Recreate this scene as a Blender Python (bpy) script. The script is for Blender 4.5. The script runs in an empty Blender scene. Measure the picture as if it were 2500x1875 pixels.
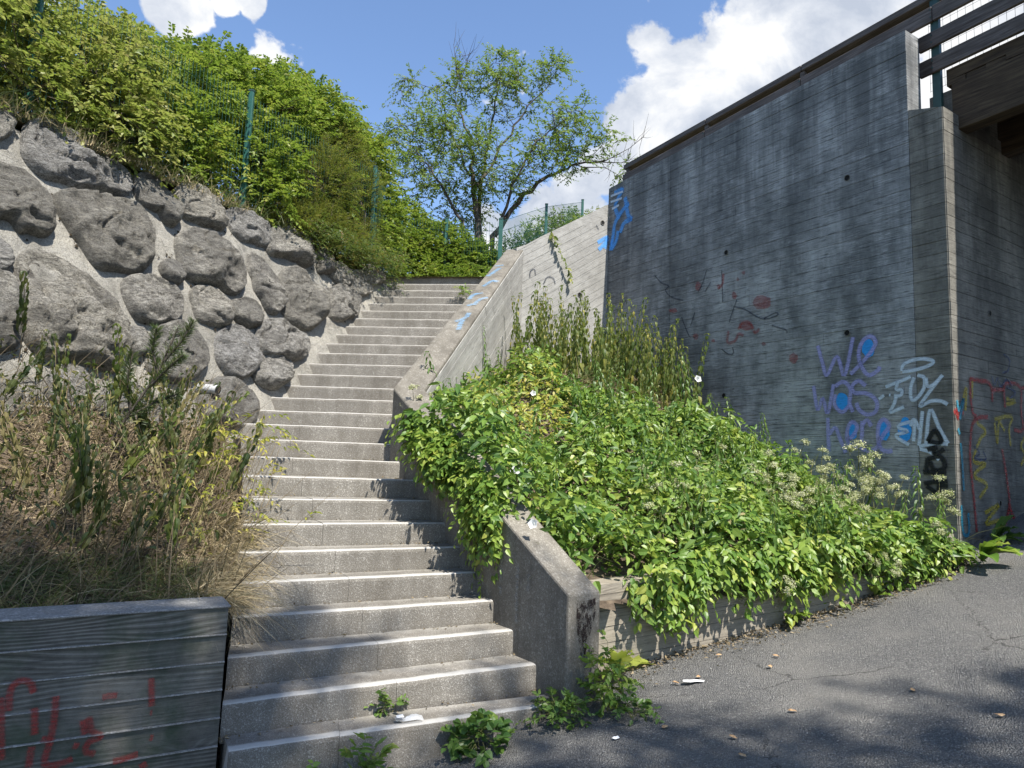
import bpy, bmesh, math, random
import numpy as np
from mathutils import Vector, Matrix
from mathutils import noise as mnoise
rng = np.random.default_rng(7); random.seed(7)
R = math.radians
PIER = (4.532,7.2,1.058)
G = {'purple':[[(1.527,3.239),(1.463,3.004),(1.41,2.866),(1.275,3.075),(1.183,2.845),(1.069,3.279)],[(1.11,2.848),(0.984,2.954),(0.86,3.076),(0.798,3.184),(0.855,3.259),(0.947,3.223),(1.001,3.093),(0.984,2.954),(0.896,2.819),(0.787,2.856),(0.757,2.901)],[(1.593,2.749),(1.541,2.459),(1.471,2.587),(1.408,2.412),(1.325,2.748)],[(1.303,2.726),(1.196,2.767),(1.114,2.672),(1.128,2.516),(1.089,2.406)],[(1.305,2.626),(1.319,2.507),(1.224,2.413),(1.118,2.496)],[(0.929,2.696),(1.009,2.761),(1.092,2.709),(1.063,2.629),(0.912,2.608),(0.806,2.516),(0.818,2.403),(0.918,2.37),(1.017,2.432),(1.045,2.511)],[(1.409,2.352),(1.408,2.152),(1.401,1.953)],[(1.397,2.152),(1.314,2.229),(1.252,2.09),(1.188,1.938)],[(1.179,2.069),(1.084,2.145),(1.041,2.24),(1.102,2.291),(1.155,2.224),(1.168,2.089),(1.108,2.001),(1.016,2.02)],[(0.979,2.296),(0.987,2.143),(1.003,1.981)],[(0.98,2.258),(0.919,2.303),(0.872,2.235)],[(1.007,2.0),(0.908,1.953),(0.82,1.99),(0.749,2.12),(0.67,2.229),(0.725,2.305),(0.784,2.251),(0.797,2.102),(0.772,1.99),(0.697,1.953),(0.64,1.962)]],'bluefill':[[(0.817,3.119),(0.824,3.075),(0.84,3.04),(0.864,3.017),(0.892,3.012),(0.919,3.023),(0.942,3.051),(0.957,3.091),(0.961,3.137),(0.954,3.181),(0.938,3.217),(0.914,3.239),(0.886,3.244),(0.858,3.231),(0.836,3.203),(0.822,3.164)],[(1.134,2.526),(1.141,2.486),(1.161,2.453),(1.19,2.431),(1.224,2.425),(1.258,2.435),(1.287,2.459),(1.306,2.495),(1.312,2.537),(1.304,2.577),(1.284,2.611),(1.254,2.632),(1.22,2.638),(1.186,2.627),(1.158,2.602),(1.139,2.567)],[(1.039,2.183),(1.044,2.145),(1.056,2.112),(1.075,2.091),(1.096,2.084),(1.117,2.092),(1.135,2.114),(1.146,2.147),(1.15,2.185),(1.144,2.224),(1.132,2.256),(1.113,2.278),(1.091,2.285),(1.07,2.276),(1.053,2.254),(1.042,2.221)],[(0.664,2.173),(0.67,2.131),(0.685,2.095),(0.707,2.072),(0.731,2.064),(0.756,2.072),(0.776,2.097),(0.79,2.134),(0.793,2.177),(0.787,2.219),(0.772,2.255),(0.75,2.279),(0.725,2.286),(0.701,2.277),(0.681,2.252),(0.668,2.216)],[(0.421,2.176),(0.429,2.125),(0.446,2.081),(0.471,2.053),(0.501,2.043),(0.529,2.053),(0.553,2.083),(0.569,2.128),(0.573,2.18),(0.566,2.232),(0.548,2.276),(0.522,2.305),(0.492,2.314),(0.464,2.303),(0.44,2.272),(0.425,2.228)]],'white':[[(0.513,2.829),(0.484,2.901),(0.339,2.94),(0.2,2.915),(0.184,2.878),(0.271,2.842),(0.414,2.82),(0.505,2.819)],[(0.696,2.668),(0.544,2.712),(0.416,2.756)],[(0.553,2.722),(0.575,2.631),(0.52,2.618),(0.53,2.563),(0.605,2.559)],[(0.577,2.557),(0.607,2.466),(0.647,2.385),(0.498,2.433)],[(0.776,2.536),(0.717,2.576)],[(0.66,2.576),(0.642,2.574)],[(0.38,2.744),(0.419,2.637),(0.414,2.51),(0.352,2.524),(0.279,2.627),(0.275,2.734),(0.344,2.767)],[(0.258,2.733),(0.243,2.642),(0.175,2.654),(0.087,2.744)],[(0.14,2.687),(0.246,2.553),(0.328,2.433),(0.215,2.479),(0.113,2.473),(0.049,2.435)],[(0.413,2.275),(0.54,2.243),(0.559,2.207),(0.47,2.168),(0.589,2.135),(0.563,2.089),(0.456,2.024)],[(0.432,2.222),(0.395,2.292),(0.336,2.183)],[(0.386,2.292),(0.407,2.059)],[(0.304,2.378),(0.351,2.014)],[(0.281,2.023),(0.226,2.383),(0.14,2.195),(0.06,2.033)],[(0.351,2.002),(0.213,2.034),(0.06,2.029)],[(0.343,1.979),(0.233,1.943),(0.151,1.866)]],'black':[[(0.263,2.058),(0.183,2.17),(0.128,2.047),(0.259,2.058)],[(0.205,2.013),(0.191,1.926),(0.098,1.978)],[(0.266,1.97),(0.163,1.996)],[(0.265,1.882),(0.291,1.733)],[(0.269,1.873),(0.15,1.9),(0.102,1.849),(0.108,1.78),(0.205,1.761),(0.244,1.847)],[(0.316,1.733),(0.206,1.74),(0.086,1.738)],[(0.198,1.727),(0.192,1.641)],[(0.312,1.619),(0.192,1.641),(0.076,1.653)],[(0.287,1.594),(0.147,1.497)],[(0.164,1.505),(0.16,1.599),(0.075,1.602)]],'redfill':[[(2.195,3.905),(2.215,3.858),(2.268,3.83),(2.341,3.83),(2.415,3.856),(2.47,3.904),(2.49,3.959),(2.469,4.007),(2.414,4.035),(2.34,4.034),(2.267,4.007),(2.214,3.959)],[(2.478,3.624),(2.495,3.596),(2.54,3.581),(2.603,3.583),(2.666,3.6),(2.712,3.629),(2.73,3.662),(2.712,3.69),(2.665,3.705),(2.602,3.703),(2.54,3.685),(2.494,3.656)],[(1.806,3.115),(1.815,3.08),(1.838,3.056),(1.87,3.05),(1.901,3.063),(1.924,3.092),(1.932,3.129),(1.923,3.165),(1.9,3.189),(1.868,3.195),(1.837,3.181),(1.814,3.152)],[(2.286,3.359),(2.291,3.344),(2.303,3.334),(2.318,3.332),(2.334,3.338),(2.346,3.351),(2.35,3.367),(2.346,3.382),(2.334,3.392),(2.318,3.395),(2.302,3.388),(2.291,3.375)],[(2.613,4.393),(2.617,4.379),(2.627,4.371),(2.642,4.37),(2.656,4.377),(2.666,4.39),(2.67,4.405),(2.666,4.418),(2.656,4.427),(2.641,4.427),(2.627,4.42),(2.617,4.408)],[(2.719,4.321),(2.722,4.307),(2.731,4.298),(2.742,4.297),(2.754,4.303),(2.762,4.315),(2.765,4.33),(2.762,4.344),(2.754,4.353),(2.742,4.354),(2.73,4.348),(2.722,4.336)],[(3.054,4.281),(3.058,4.263),(3.069,4.251),(3.084,4.248),(3.1,4.257),(3.111,4.273),(3.115,4.294),(3.111,4.313),(3.1,4.325),(3.084,4.327),(3.069,4.318),(3.058,4.302)],[(3.406,4.365),(3.413,4.329),(3.434,4.305),(3.464,4.301),(3.493,4.317),(3.515,4.349),(3.523,4.389),(3.516,4.425),(3.494,4.449),(3.465,4.453),(3.435,4.436),(3.414,4.404)],[(2.76,4.103),(2.766,4.076),(2.78,4.058),(2.801,4.054),(2.821,4.065),(2.836,4.089),(2.842,4.119),(2.836,4.147),(2.821,4.165),(2.801,4.168),(2.78,4.157),(2.765,4.133)],[(3.873,4.082),(3.885,4.066),(3.921,4.059),(3.97,4.062),(4.02,4.076),(4.057,4.095),(4.071,4.116),(4.057,4.132),(4.021,4.139),(3.971,4.136),(3.922,4.122),(3.886,4.102)],[(3.457,3.624),(3.463,3.6),(3.482,3.584),(3.508,3.581),(3.534,3.591),(3.554,3.612),(3.561,3.638),(3.554,3.662),(3.535,3.678),(3.509,3.681),(3.483,3.67),(3.464,3.649)],[(3.138,3.519),(3.143,3.507),(3.157,3.5),(3.175,3.499),(3.194,3.505),(3.207,3.516),(3.212,3.529),(3.207,3.54),(3.194,3.547),(3.175,3.548),(3.157,3.542),(3.143,3.531)]],'red':[[(2.904,3.629),(2.919,3.465),(2.788,3.471),(2.73,3.557),(2.645,3.522)],[(2.478,3.567),(2.451,3.535),(2.383,3.575)],[(2.993,4.464),(3.008,4.321),(3.084,4.263)],[(2.73,3.615),(2.673,3.7),(2.56,3.694),(2.478,3.589)]],'darkline':[[(3.024,4.519),(3.014,4.273),(3.005,4.053)],[(3.224,4.39),(3.334,4.263)],[(3.304,4.582),(3.383,4.398),(3.464,4.288)],[(4.382,4.74),(4.23,4.586),(4.065,4.499),(4.136,4.446),(4.009,4.316),(3.764,4.218)],[(2.816,3.959),(2.615,3.877),(2.342,3.705),(2.107,3.711),(2.132,3.749),(2.315,3.701)],[(3.795,3.966),(3.658,3.69),(3.607,3.632)],[(2.185,3.59),(1.982,3.504),(1.958,3.457)],[(3.023,3.384),(2.904,3.298),(2.817,3.3),(2.831,3.383)],[(2.757,4.044),(2.845,3.857),(2.889,3.746)],[(3.527,3.997),(3.576,3.879),(3.609,3.809)]],'bluetag':[[(5.406,6.422),(5.199,6.417),(5.299,6.299),(5.372,6.162),(5.263,5.918)],[(5.12,6.26),(5.037,5.922),(4.961,5.831),(5.134,5.812),(5.231,5.665)],[(5.017,6.123),(5.19,6.037),(5.365,5.877),(5.411,5.678),(5.468,5.412)],[(5.456,5.426),(5.33,5.552),(5.283,5.714)]],'whitetag':[[(5.497,6.397),(5.173,6.378)],[(5.494,6.288),(5.196,6.266)],[(5.45,6.15),(5.269,6.166)]],'lightblue':[[(1.482,5.527),(1.693,5.667),(1.59,5.496),(1.506,5.409)],[(1.693,5.658),(1.634,5.452)]],'lightgrey':[[(0.131,4.685),(0.146,4.786),(0.219,4.832),(0.242,4.737)],[(0.399,4.616),(0.472,4.744),(0.588,4.747),(0.631,4.654)],[(1.442,5.836),(1.497,5.768)]],'abred':[[(0.339,2.741),(0.336,2.52),(0.372,2.367),(0.45,2.341)],[(0.338,2.733),(0.55,2.73),(0.718,2.738),(0.815,2.674),(0.818,2.528)],[(0.831,2.659),(1.132,2.687)],[(1.112,2.486),(1.118,2.719),(1.25,2.773),(1.435,2.774),(1.541,2.707),(1.516,2.483),(1.53,2.264),(1.305,2.251)],[(1.545,2.741),(1.663,2.769)],[(0.7,2.358),(0.482,2.327),(0.345,2.24),(0.278,2.02),(0.275,1.791),(0.312,1.488),(0.346,1.142)],[(0.994,2.022),(1.047,1.846),(1.093,1.606),(1.109,1.414),(0.982,1.209)],[(1.094,1.446),(1.17,1.318),(1.266,1.205)],[(-0.036,2.345),(0.027,2.372),(0.052,2.298),(0.027,2.372),(0.171,2.355)]],'abyellow':[[(0.177,2.507),(0.249,2.622),(0.214,2.386)],[(0.852,2.337),(1.138,2.389),(1.282,2.383),(1.197,2.261),(1.212,2.064)],[(0.445,2.278),(0.635,2.195),(0.494,2.093),(0.345,1.87),(0.603,1.848),(0.4,1.764),(0.363,1.702),(0.616,1.63),(0.44,1.489)],[(0.54,1.336),(0.865,1.414),(0.547,1.229),(0.85,1.257)],[(0.385,2.714),(0.369,2.523)],[(1.577,2.183),(1.471,2.077),(1.554,1.98),(1.447,1.859)],[(1.158,2.589),(1.376,2.574),(1.152,2.522)],[(0.848,2.304),(0.896,2.082),(0.953,2.311),(1.085,2.221)]],'abblue':[[(0.827,2.806),(0.888,2.714),(0.966,2.803),(1.028,2.71),(1.181,2.808),(1.32,2.737)],[(1.137,3.089),(1.277,3.038),(1.228,2.914),(1.079,2.865)],[(0.358,2.024),(0.481,1.952),(0.348,1.9),(0.607,1.895),(0.55,1.986)],[(1.172,2.724),(1.387,2.676),(1.231,2.595)]],'abteal':[[(0.035,2.48),(0.073,2.376),(0.177,2.507),(0.081,2.285)],[(0.034,2.19),(0.069,2.132)],[(0.078,2.041),(0.094,1.861),(0.101,1.561)],[(0.043,1.412),(0.043,1.221),(0.08,1.117),(0.174,1.145),(0.175,1.338)]],'blockred':[[(0.918,0.441),(0.919,0.532),(0.891,0.568),(0.85,0.557),(0.828,0.508)],[(0.819,0.441),(0.807,0.321)],[(0.739,0.483),(0.736,0.389),(0.743,0.285),(0.757,0.188),(0.703,0.173),(0.646,0.189)],[(0.779,0.297),(0.737,0.284)],[(0.341,0.518),(0.333,0.446),(0.328,0.382)],[(0.332,0.354),(0.323,0.353)],[(0.548,0.452),(0.517,0.457),(0.485,0.455)],[(0.596,0.37),(0.578,0.306),(0.538,0.273),(0.585,0.253),(0.594,0.214),(0.555,0.195)],[(0.648,0.25),(0.626,0.24)],[(0.476,0.148),(0.426,0.153),(0.369,0.164)],[(0.357,0.1),(0.326,0.115)],[(0.955,0.504),(0.941,0.392),(0.925,0.23)],[(0.323,0.233),(0.309,0.23)],[(0.814,0.27),(0.817,0.179)],[(0.619,0.36),(0.604,0.29)]],'copred':[[(0.23,5.168,1.127),(0.21,5.118,1.11),(0.232,5.069,1.08)],[(0.221,5.035,1.068),(0.292,5.116,1.082),(0.348,5.17,1.089)],[(0.35,5.204,1.104),(0.312,5.201,1.115)],[(0.225,5.003,1.052),(0.256,4.996,1.039),(0.339,5.005,1.015),(0.423,5.014,0.992)],[(0.387,5.105,1.046),(0.396,5.075,1.029),(0.393,5.039,1.013)]],'copblue':[[(-0.707,8.336,3.347),(-0.644,8.375,3.38),(-0.583,8.444,3.432),(-0.56,8.568,3.512)],[(-0.621,8.369,3.38),(-0.639,8.21,3.278),(-0.643,8.08,3.197)],[(-0.598,9.027,3.792),(-0.549,9.18,3.893),(-0.429,9.213,3.931)],[(-0.522,8.814,3.67),(-0.451,8.986,3.787),(-0.357,9.025,3.825)],[(-0.603,8.806,3.653),(-0.536,8.85,3.69)],[(-0.444,9.465,4.085),(-0.327,9.652,4.218),(-0.247,9.59,4.191)],[(-0.403,9.869,4.342),(-0.243,10.188,4.563)],[(-0.316,10.298,4.621),(-0.192,10.301,4.641)]]}
HOLES = {'wing':[(1.1,5.23),(1.141,3.343),(2.942,4.757),(2.985,2.726)],'light':[(1.579,5.905),(1.129,4.554)],'abut':[(0.858,3.513),(0.897,1.432)]}
BOULDERS = [[(-2.968,-0.091),(-2.829,0.008),(-2.756,0.004),(-2.732,-0.066),(-2.762,-0.166),(-2.807,-0.259),(-2.859,-0.318),(-2.991,-0.371)],[(-2.614,-0.186),(-2.564,-0.023),(-2.454,0.091),(-2.341,0.127),(-2.222,0.076),(-2.082,0.042),(-1.902,0.044),(-1.754,-0.012),(-1.658,-0.116),(-1.631,-0.253),(-1.72,-0.402),(-1.852,-0.451),(-2.035,-0.47),(-2.185,-0.52),(-2.323,-0.514),(-2.459,-0.535),(-2.555,-0.473),(-2.627,-0.377)],[(-3.063,-0.718),(-2.887,-0.633),(-2.77,-0.641),(-2.64,-0.676),(-2.562,-0.77),(-2.516,-0.926),(-2.512,-1.051),(-2.547,-1.189),(-2.613,-1.229),(-2.709,-1.219),(-2.784,-1.262),(-2.835,-1.191),(-2.889,-1.161),(-2.939,-1.209),(-3.105,-1.238)],[(-2.412,-0.753),(-2.303,-0.682),(-2.172,-0.634),(-2.043,-0.63),(-1.871,-0.575),(-1.701,-0.485),(-1.596,-0.532),(-1.529,-0.67),(-1.497,-0.82),(-1.549,-1.017),(-1.635,-1.237),(-1.779,-1.349),(-1.932,-1.363),(-2.126,-1.415),(-2.183,-1.33),(-2.247,-1.191),(-2.333,-1.03),(-2.384,-0.905)],[(-1.52,-0.127),(-1.415,-0.059),(-1.255,-0.044),(-1.22,-0.146),(-1.149,-0.252),(-1.099,-0.367),(-1.113,-0.489),(-1.172,-0.56),(-1.297,-0.561),(-1.331,-0.461),(-1.45,-0.454),(-1.537,-0.379),(-1.549,-0.253)],[(-1.009,-0.053),(-0.863,0.053),(-0.676,0.094),(-0.57,0.014),(-0.473,-0.113),(-0.464,-0.256),(-0.541,-0.409),(-0.685,-0.413),(-0.862,-0.411),(-1.006,-0.369),(-1.023,-0.218)],[(-0.354,-0.108),(-0.121,-0.014),(0.061,-0.03),(0.242,-0.072),(0.242,-0.25),(0.182,-0.382),(0.054,-0.415),(-0.084,-0.41),(-0.226,-0.439),(-0.343,-0.377),(-0.387,-0.247)],[(-1.123,-0.721),(-0.98,-0.612),(-0.755,-0.549),(-0.574,-0.644),(-0.399,-0.786),(-0.375,-1.039),(-0.458,-1.2),(-0.6,-1.278),(-0.769,-1.229),(-0.904,-1.23),(-1.041,-1.261),(-1.154,-1.194),(-1.159,-0.995)],[(-1.409,-1.165),(-1.33,-1.104),(-1.23,-1.127),(-1.228,-1.252),(-1.307,-1.347),(-1.401,-1.304)],[(-0.155,-0.645),(-0.005,-0.638),(0.118,-0.79),(0.204,-0.997),(0.172,-1.193),(0.058,-1.344),(-0.06,-1.353),(-0.135,-1.212),(-0.187,-0.984),(-0.202,-0.784)],[(-1.881,-1.511),(-1.716,-1.43),(-1.496,-1.366),(-1.354,-1.412),(-1.313,-1.506),(-1.339,-1.685),(-1.392,-1.782),(-1.552,-1.844),(-1.717,-1.89),(-1.819,-1.866),(-1.875,-1.752),(-1.903,-1.647)],[(-1.106,-1.397),(-0.981,-1.326),(-0.828,-1.321),(-0.714,-1.421),(-0.693,-1.583),(-0.749,-1.697),(-0.939,-1.73),(-1.1,-1.714),(-1.122,-1.561)],[(-0.622,-1.454),(-0.474,-1.349),(-0.317,-1.319),(-0.216,-1.391),(-0.243,-1.535),(-0.379,-1.642),(-0.524,-1.637),(-0.608,-1.563)],[(-2.814,-1.538),(-2.709,-1.458),(-2.6,-1.434),(-2.493,-1.491),(-2.374,-1.56),(-2.25,-1.617),(-2.129,-1.72),(-2.047,-1.871),(-1.993,-2.029),(-1.981,-2.153),(-2.037,-2.309),(-2.128,-2.455),(-2.21,-2.452),(-2.328,-2.42),(-2.48,-2.411),(-2.611,-2.418),(-2.706,-2.402),(-2.794,-2.322),(-2.825,-2.232),(-2.837,-2.137),(-2.839,-1.948),(-2.835,-1.754)],[(-3.17,-1.852),(-2.985,-1.721),(-2.922,-1.76),(-2.871,-1.899),(-2.856,-2.081),(-2.898,-2.225),(-2.917,-2.357),(-2.988,-2.396),(-3.216,-2.433)],[(-3.081,-1.463),(-2.96,-1.44),(-2.919,-1.466),(-2.91,-1.561),(-2.952,-1.692),(-3.101,-1.7)],[(-1.765,-2.248),(-1.7,-2.067),(-1.537,-1.916),(-1.346,-1.846),(-1.191,-1.883),(-1.115,-2.033),(-1.141,-2.197),(-1.267,-2.359),(-1.433,-2.446),(-1.655,-2.457),(-1.761,-2.388)],[(-1.95,-2.062),(-1.819,-2.026),(-1.798,-2.125),(-1.839,-2.244),(-1.915,-2.288),(-1.938,-2.208)],[(-0.928,-2.031),(-0.795,-1.799),(-0.57,-1.73),(-0.381,-1.846),(-0.44,-2.072),(-0.61,-2.268),(-0.809,-2.327),(-0.929,-2.194)],[(-0.325,-1.835),(-0.21,-1.583),(-0.035,-1.511),(0.239,-1.533),(0.412,-1.616),(0.432,-1.753),(0.194,-1.952),(-0.056,-1.969),(-0.261,-1.953)],[(0.254,-1.043),(0.393,-0.707),(0.601,-0.6),(0.809,-0.737),(0.967,-0.956),(0.934,-1.15),(0.741,-1.347),(0.486,-1.468),(0.277,-1.406),(0.208,-1.251)],[(1.176,-0.876),(1.327,-0.674),(1.565,-0.621),(1.785,-0.716),(1.698,-0.852),(1.433,-1.081),(1.072,-1.179)],[(0.282,-0.176),(0.501,-0.014),(0.784,0.007),(0.989,0.029),(1.006,-0.216),(0.928,-0.41),(0.681,-0.432),(0.506,-0.414),(0.2,-0.473)],[(1.196,-0.265),(1.449,-0.026),(1.395,-0.235),(1.24,-0.423),(1.133,-0.456)],[(1.36,-0.387),(1.594,-0.226),(1.714,-0.306),(1.664,-0.492),(1.547,-0.552),(1.39,-0.491)],[(1.743,-0.469),(1.927,-0.241),(2.135,-0.206),(2.176,-0.373),(1.995,-0.571),(1.782,-0.628)],[(2.332,-0.023),(2.481,0.053),(2.605,-0.065),(2.41,-0.248),(2.182,-0.357)],[(1.021,-0.841),(1.124,-0.769),(1.168,-0.853),(1.091,-1.031),(0.971,-1.086)],[(-1.211,-2.567),(-1.099,-2.453),(-0.912,-2.408),(-0.719,-2.462),(-0.605,-2.573),(-0.615,-2.697),(-0.806,-2.896),(-1.006,-2.893),(-1.145,-2.939),(-1.239,-2.89),(-1.273,-2.763)],[(-0.463,-2.246),(-0.068,-2.008),(0.04,-2.011),(0.017,-2.173),(-0.133,-2.325),(-0.432,-2.326)],[(-3.079,-2.769),(-2.995,-2.775),(-2.931,-2.888),(-2.93,-2.99),(-2.993,-3.045),(-3.102,-3.021)],[(-2.603,-2.541),(-2.434,-2.534),(-2.41,-2.739),(-2.545,-2.865),(-2.667,-2.806)],[(-2.249,-2.719),(-1.975,-2.646),(-1.799,-2.787),(-1.876,-2.994),(-2.154,-3.053),(-2.296,-2.914)]]
BFRAME = ((-3.33,8.5,4.64),(0.4711,0.8821,0.0),(-0.3423,0.1828,0.9217),(0.813,-0.4342,0.388))
STEPS = [(-0.5207,3.864,1.245),(-0.5308,4.117,1.695),(-0.5266,4.398,1.65),(-0.5153,4.683,1.575),(-0.5234,4.912,1.585),(-0.5255,5.149,1.56),(-0.5029,5.453,1.41),(-0.4413,5.851,1.04),(-0.3484,6.296,0.425),(-0.2413,6.715,-0.36),(-0.1364,7.053,-1.16),(-0.0483,7.299,-1.795),(0.0122,7.49,-2.045),(0.0463,7.672,-2.28),(0.0641,7.865,-2.375),(0.0753,8.067,-2.415),(0.0854,8.271,-2.465),(0.0941,8.484,-2.51),(0.1004,8.702,-2.525),(0.1035,8.931,-2.525),(0.1038,9.173,-2.49),(0.1045,9.418,-2.47),(0.1069,9.66,-2.48),(0.1107,9.897,-2.515),(0.1153,10.129,-2.515),(0.1197,10.36,-2.55),(0.1242,10.589,-2.575),(0.1299,10.81,-2.615)]
CLOUDS = [((0.173,0.867,0.467),0.1),((0.223,0.855,0.468),0.12),((0.27,0.837,0.476),0.12),((0.335,0.794,0.507),0.12),((0.391,0.758,0.522),0.14),((0.3,0.851,0.431),0.14),((0.453,0.744,0.491),0.2),((0.128,0.91,0.395),0.07),((0.162,0.892,0.422),0.045),((0.086,0.929,0.361),0.07),((0.038,0.944,0.329),0.09),((-0.035,0.953,0.3),0.08),((-0.406,0.756,0.514),0.045),((-0.324,0.779,0.537),0.02),((-0.35,0.771,0.533),0.02),((0.481,0.672,0.564),0.25)]
CAM = {'right':(0.99935,-0.00427,0.03576),'up':(-0.03602,-0.1185,0.9923),'fw':(0.0,0.99294,0.11858),'z':1.6201,'lens':24.847}

# ------------------------------------------------------------------ camera, sky, sun, exposure
scene = bpy.context.scene
COL = scene.collection
cd = bpy.data.cameras.new('camera'); cam = bpy.data.objects.new('camera', cd); COL.objects.link(cam)
r_, u_, f_ = Vector(CAM['right']), Vector(CAM['up']), Vector(CAM['fw'])
cam.matrix_world = Matrix(((r_.x, u_.x, -f_.x, 0), (r_.y, u_.y, -f_.y, 0), (r_.z, u_.z, -f_.z, CAM['z']), (0, 0, 0, 1)))
cd.sensor_width = 36; cd.lens = CAM['lens']; cd.clip_start = .05; cd.clip_end = 3000
scene.camera = cam
SUN_AZ_BEHIND, SUN_EL = 54.5, 57
sv = Vector((math.cos(R(SUN_AZ_BEHIND)) * math.cos(R(SUN_EL)), -math.sin(R(SUN_AZ_BEHIND)) * math.cos(R(SUN_EL)), math.sin(R(SUN_EL))))
sd = bpy.data.lights.new('sun', 'SUN'); sd.energy = 4.8; sd.angle = R(.53); sd.color = (1, .955, .88)
sun = bpy.data.objects.new('sun', sd); COL.objects.link(sun)
sun.rotation_euler = sv.to_track_quat('Z', 'Y').to_euler()
scene.view_settings.view_transform = 'Standard'; scene.view_settings.look = 'None'
scene.view_settings.exposure = .95; scene.view_settings.gamma = 1
scene.view_settings.use_curve_mapping = False
scene.cycles.max_bounces = 8; scene.cycles.transparent_max_bounces = 12
scene.cycles.diffuse_bounces = 4; scene.cycles.glossy_bounces = 2; scene.cycles.transmission_bounces = 4
scene.cycles.caustics_reflective = False; scene.cycles.caustics_refractive = False

class NT:
    """small helper round a node tree"""
    def __init__(s, tree): s.t = tree; s.t.nodes.clear()
    def n(s, typ, ins=None, **kw):
        nd = s.t.nodes.new(typ)
        for k, v in kw.items(): setattr(nd, k, v)
        for k, v in (ins or {}).items():
            if isinstance(v, bpy.types.NodeSocket): s.t.links.new(v, nd.inputs[k])
            else: nd.inputs[k].default_value = v
        return nd
    def math(s, op, a, b=0.0, c=None, clamp=False):
        d = {0: a, 1: b}
        if c is not None: d[2] = c
        return s.n('ShaderNodeMath', d, operation=op, use_clamp=clamp).outputs[0]
    def noise(s, vec, scale, detail=4, rough=.55, dist=0, dim='3D'):
        nd = s.n('ShaderNodeTexNoise', {'Scale': scale, 'Detail': detail, 'Roughness': rough, 'Distortion': dist}, noise_dimensions=dim)
        if vec is not None: s.t.links.new(vec, nd.inputs['Vector'])
        return nd.outputs[0]
    def ramp(s, fac, stops, interp='LINEAR'):
        nd = s.n('ShaderNodeValToRGB', {'Fac': fac}); cr = nd.color_ramp; cr.interpolation = interp
        while len(cr.elements) < len(stops): cr.elements.new(.5)
        for e, (p, c) in zip(cr.elements, stops):
            e.position = p; e.color = (c, c, c, 1) if isinstance(c, (int, float)) else (*c, 1)
        return nd.outputs[0]
    def mix(s, fac, a, b, bt='MIX'):
        nd = s.n('ShaderNodeMix', data_type='RGBA', blend_type=bt)
        for i, v in ((0, fac), (6, a), (7, b)):
            if isinstance(v, bpy.types.NodeSocket): s.t.links.new(v, nd.inputs[i])
            elif i == 0: nd.inputs[0].default_value = v
            else: nd.inputs[i].default_value = (*v, 1) if len(v) == 3 else v
        return nd.outputs[2]
    def scale(s, vec, sc):
        return s.n('ShaderNodeMapping', {'Vector': vec, 'Scale': sc}).outputs[0]

w = bpy.data.worlds.new('World'); scene.world = w; w.use_nodes = True
T = NT(w.node_tree)
gen = T.n('ShaderNodeTexCoord').outputs['Generated']
sky = T.n('ShaderNodeTexSky', sky_type='NISHITA', sun_disc=False, sun_elevation=R(SUN_EL),
          sun_rotation=math.atan2(sv.x, sv.y), altitude=600, air_density=1.0, dust_density=.6, ozone_density=2.2).outputs[0]
dens = None
for c, rad in CLOUDS:
    dist = T.n('ShaderNodeVectorMath', {0: gen, 1: c}, operation='DISTANCE').outputs['Value']
    b = T.n('ShaderNodeMapRange', {'Value': dist, 1: rad * 1.35, 2: rad * .25, 3: 0.0, 4: 1.0}, interpolation_type='SMOOTHSTEP').outputs[0]
    dens = b if dens is None else T.math('MAXIMUM', dens, b)
fb = T.noise(gen, 9.0, 12, .56, .2)
fb2 = T.noise(gen, 2.2, 4, .5)
gen_cl = T.math('MULTIPLY', T.math('SUBTRACT', fb2, .63), 2.4)          # scattered clouds all over the rest of the sky
elev = T.n('ShaderNodeSeparateXYZ', {0: gen}).outputs[2]
d2 = T.math('MAXIMUM', dens, gen_cl)
edge = T.math('ADD', T.math('SUBTRACT', d2, .42), T.math('MULTIPLY', T.math('SUBTRACT', fb, .5), 3.6))
mask = T.n('ShaderNodeMapRange', {'Value': edge, 1: .0, 2: .22, 3: 0.0, 4: 1.0}, interpolation_type='SMOOTHSTEP').outputs[0]
sh = T.noise(T.n('ShaderNodeVectorMath', {0: gen, 1: (.02, .03, -.05)}, operation='ADD').outputs[0], 7.0, 10, .6, .4)
ccol = T.ramp(sh, [(.36, (3.0, 3.3, 3.85)), (.47, (4.2, 4.4, 4.75)), (.56, (5.6, 5.6, 5.55))])
skyc = T.mix(1.0, sky, (1.22, 1.26, 1.32), 'MULTIPLY')
out = T.mix(T.math('MULTIPLY', mask, .95), skyc, ccol)
bg = T.n('ShaderNodeBackground', {'Color': out, 'Strength': .10})
T.n('ShaderNodeOutputWorld', {'Surface': bg.outputs[0]})

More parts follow.
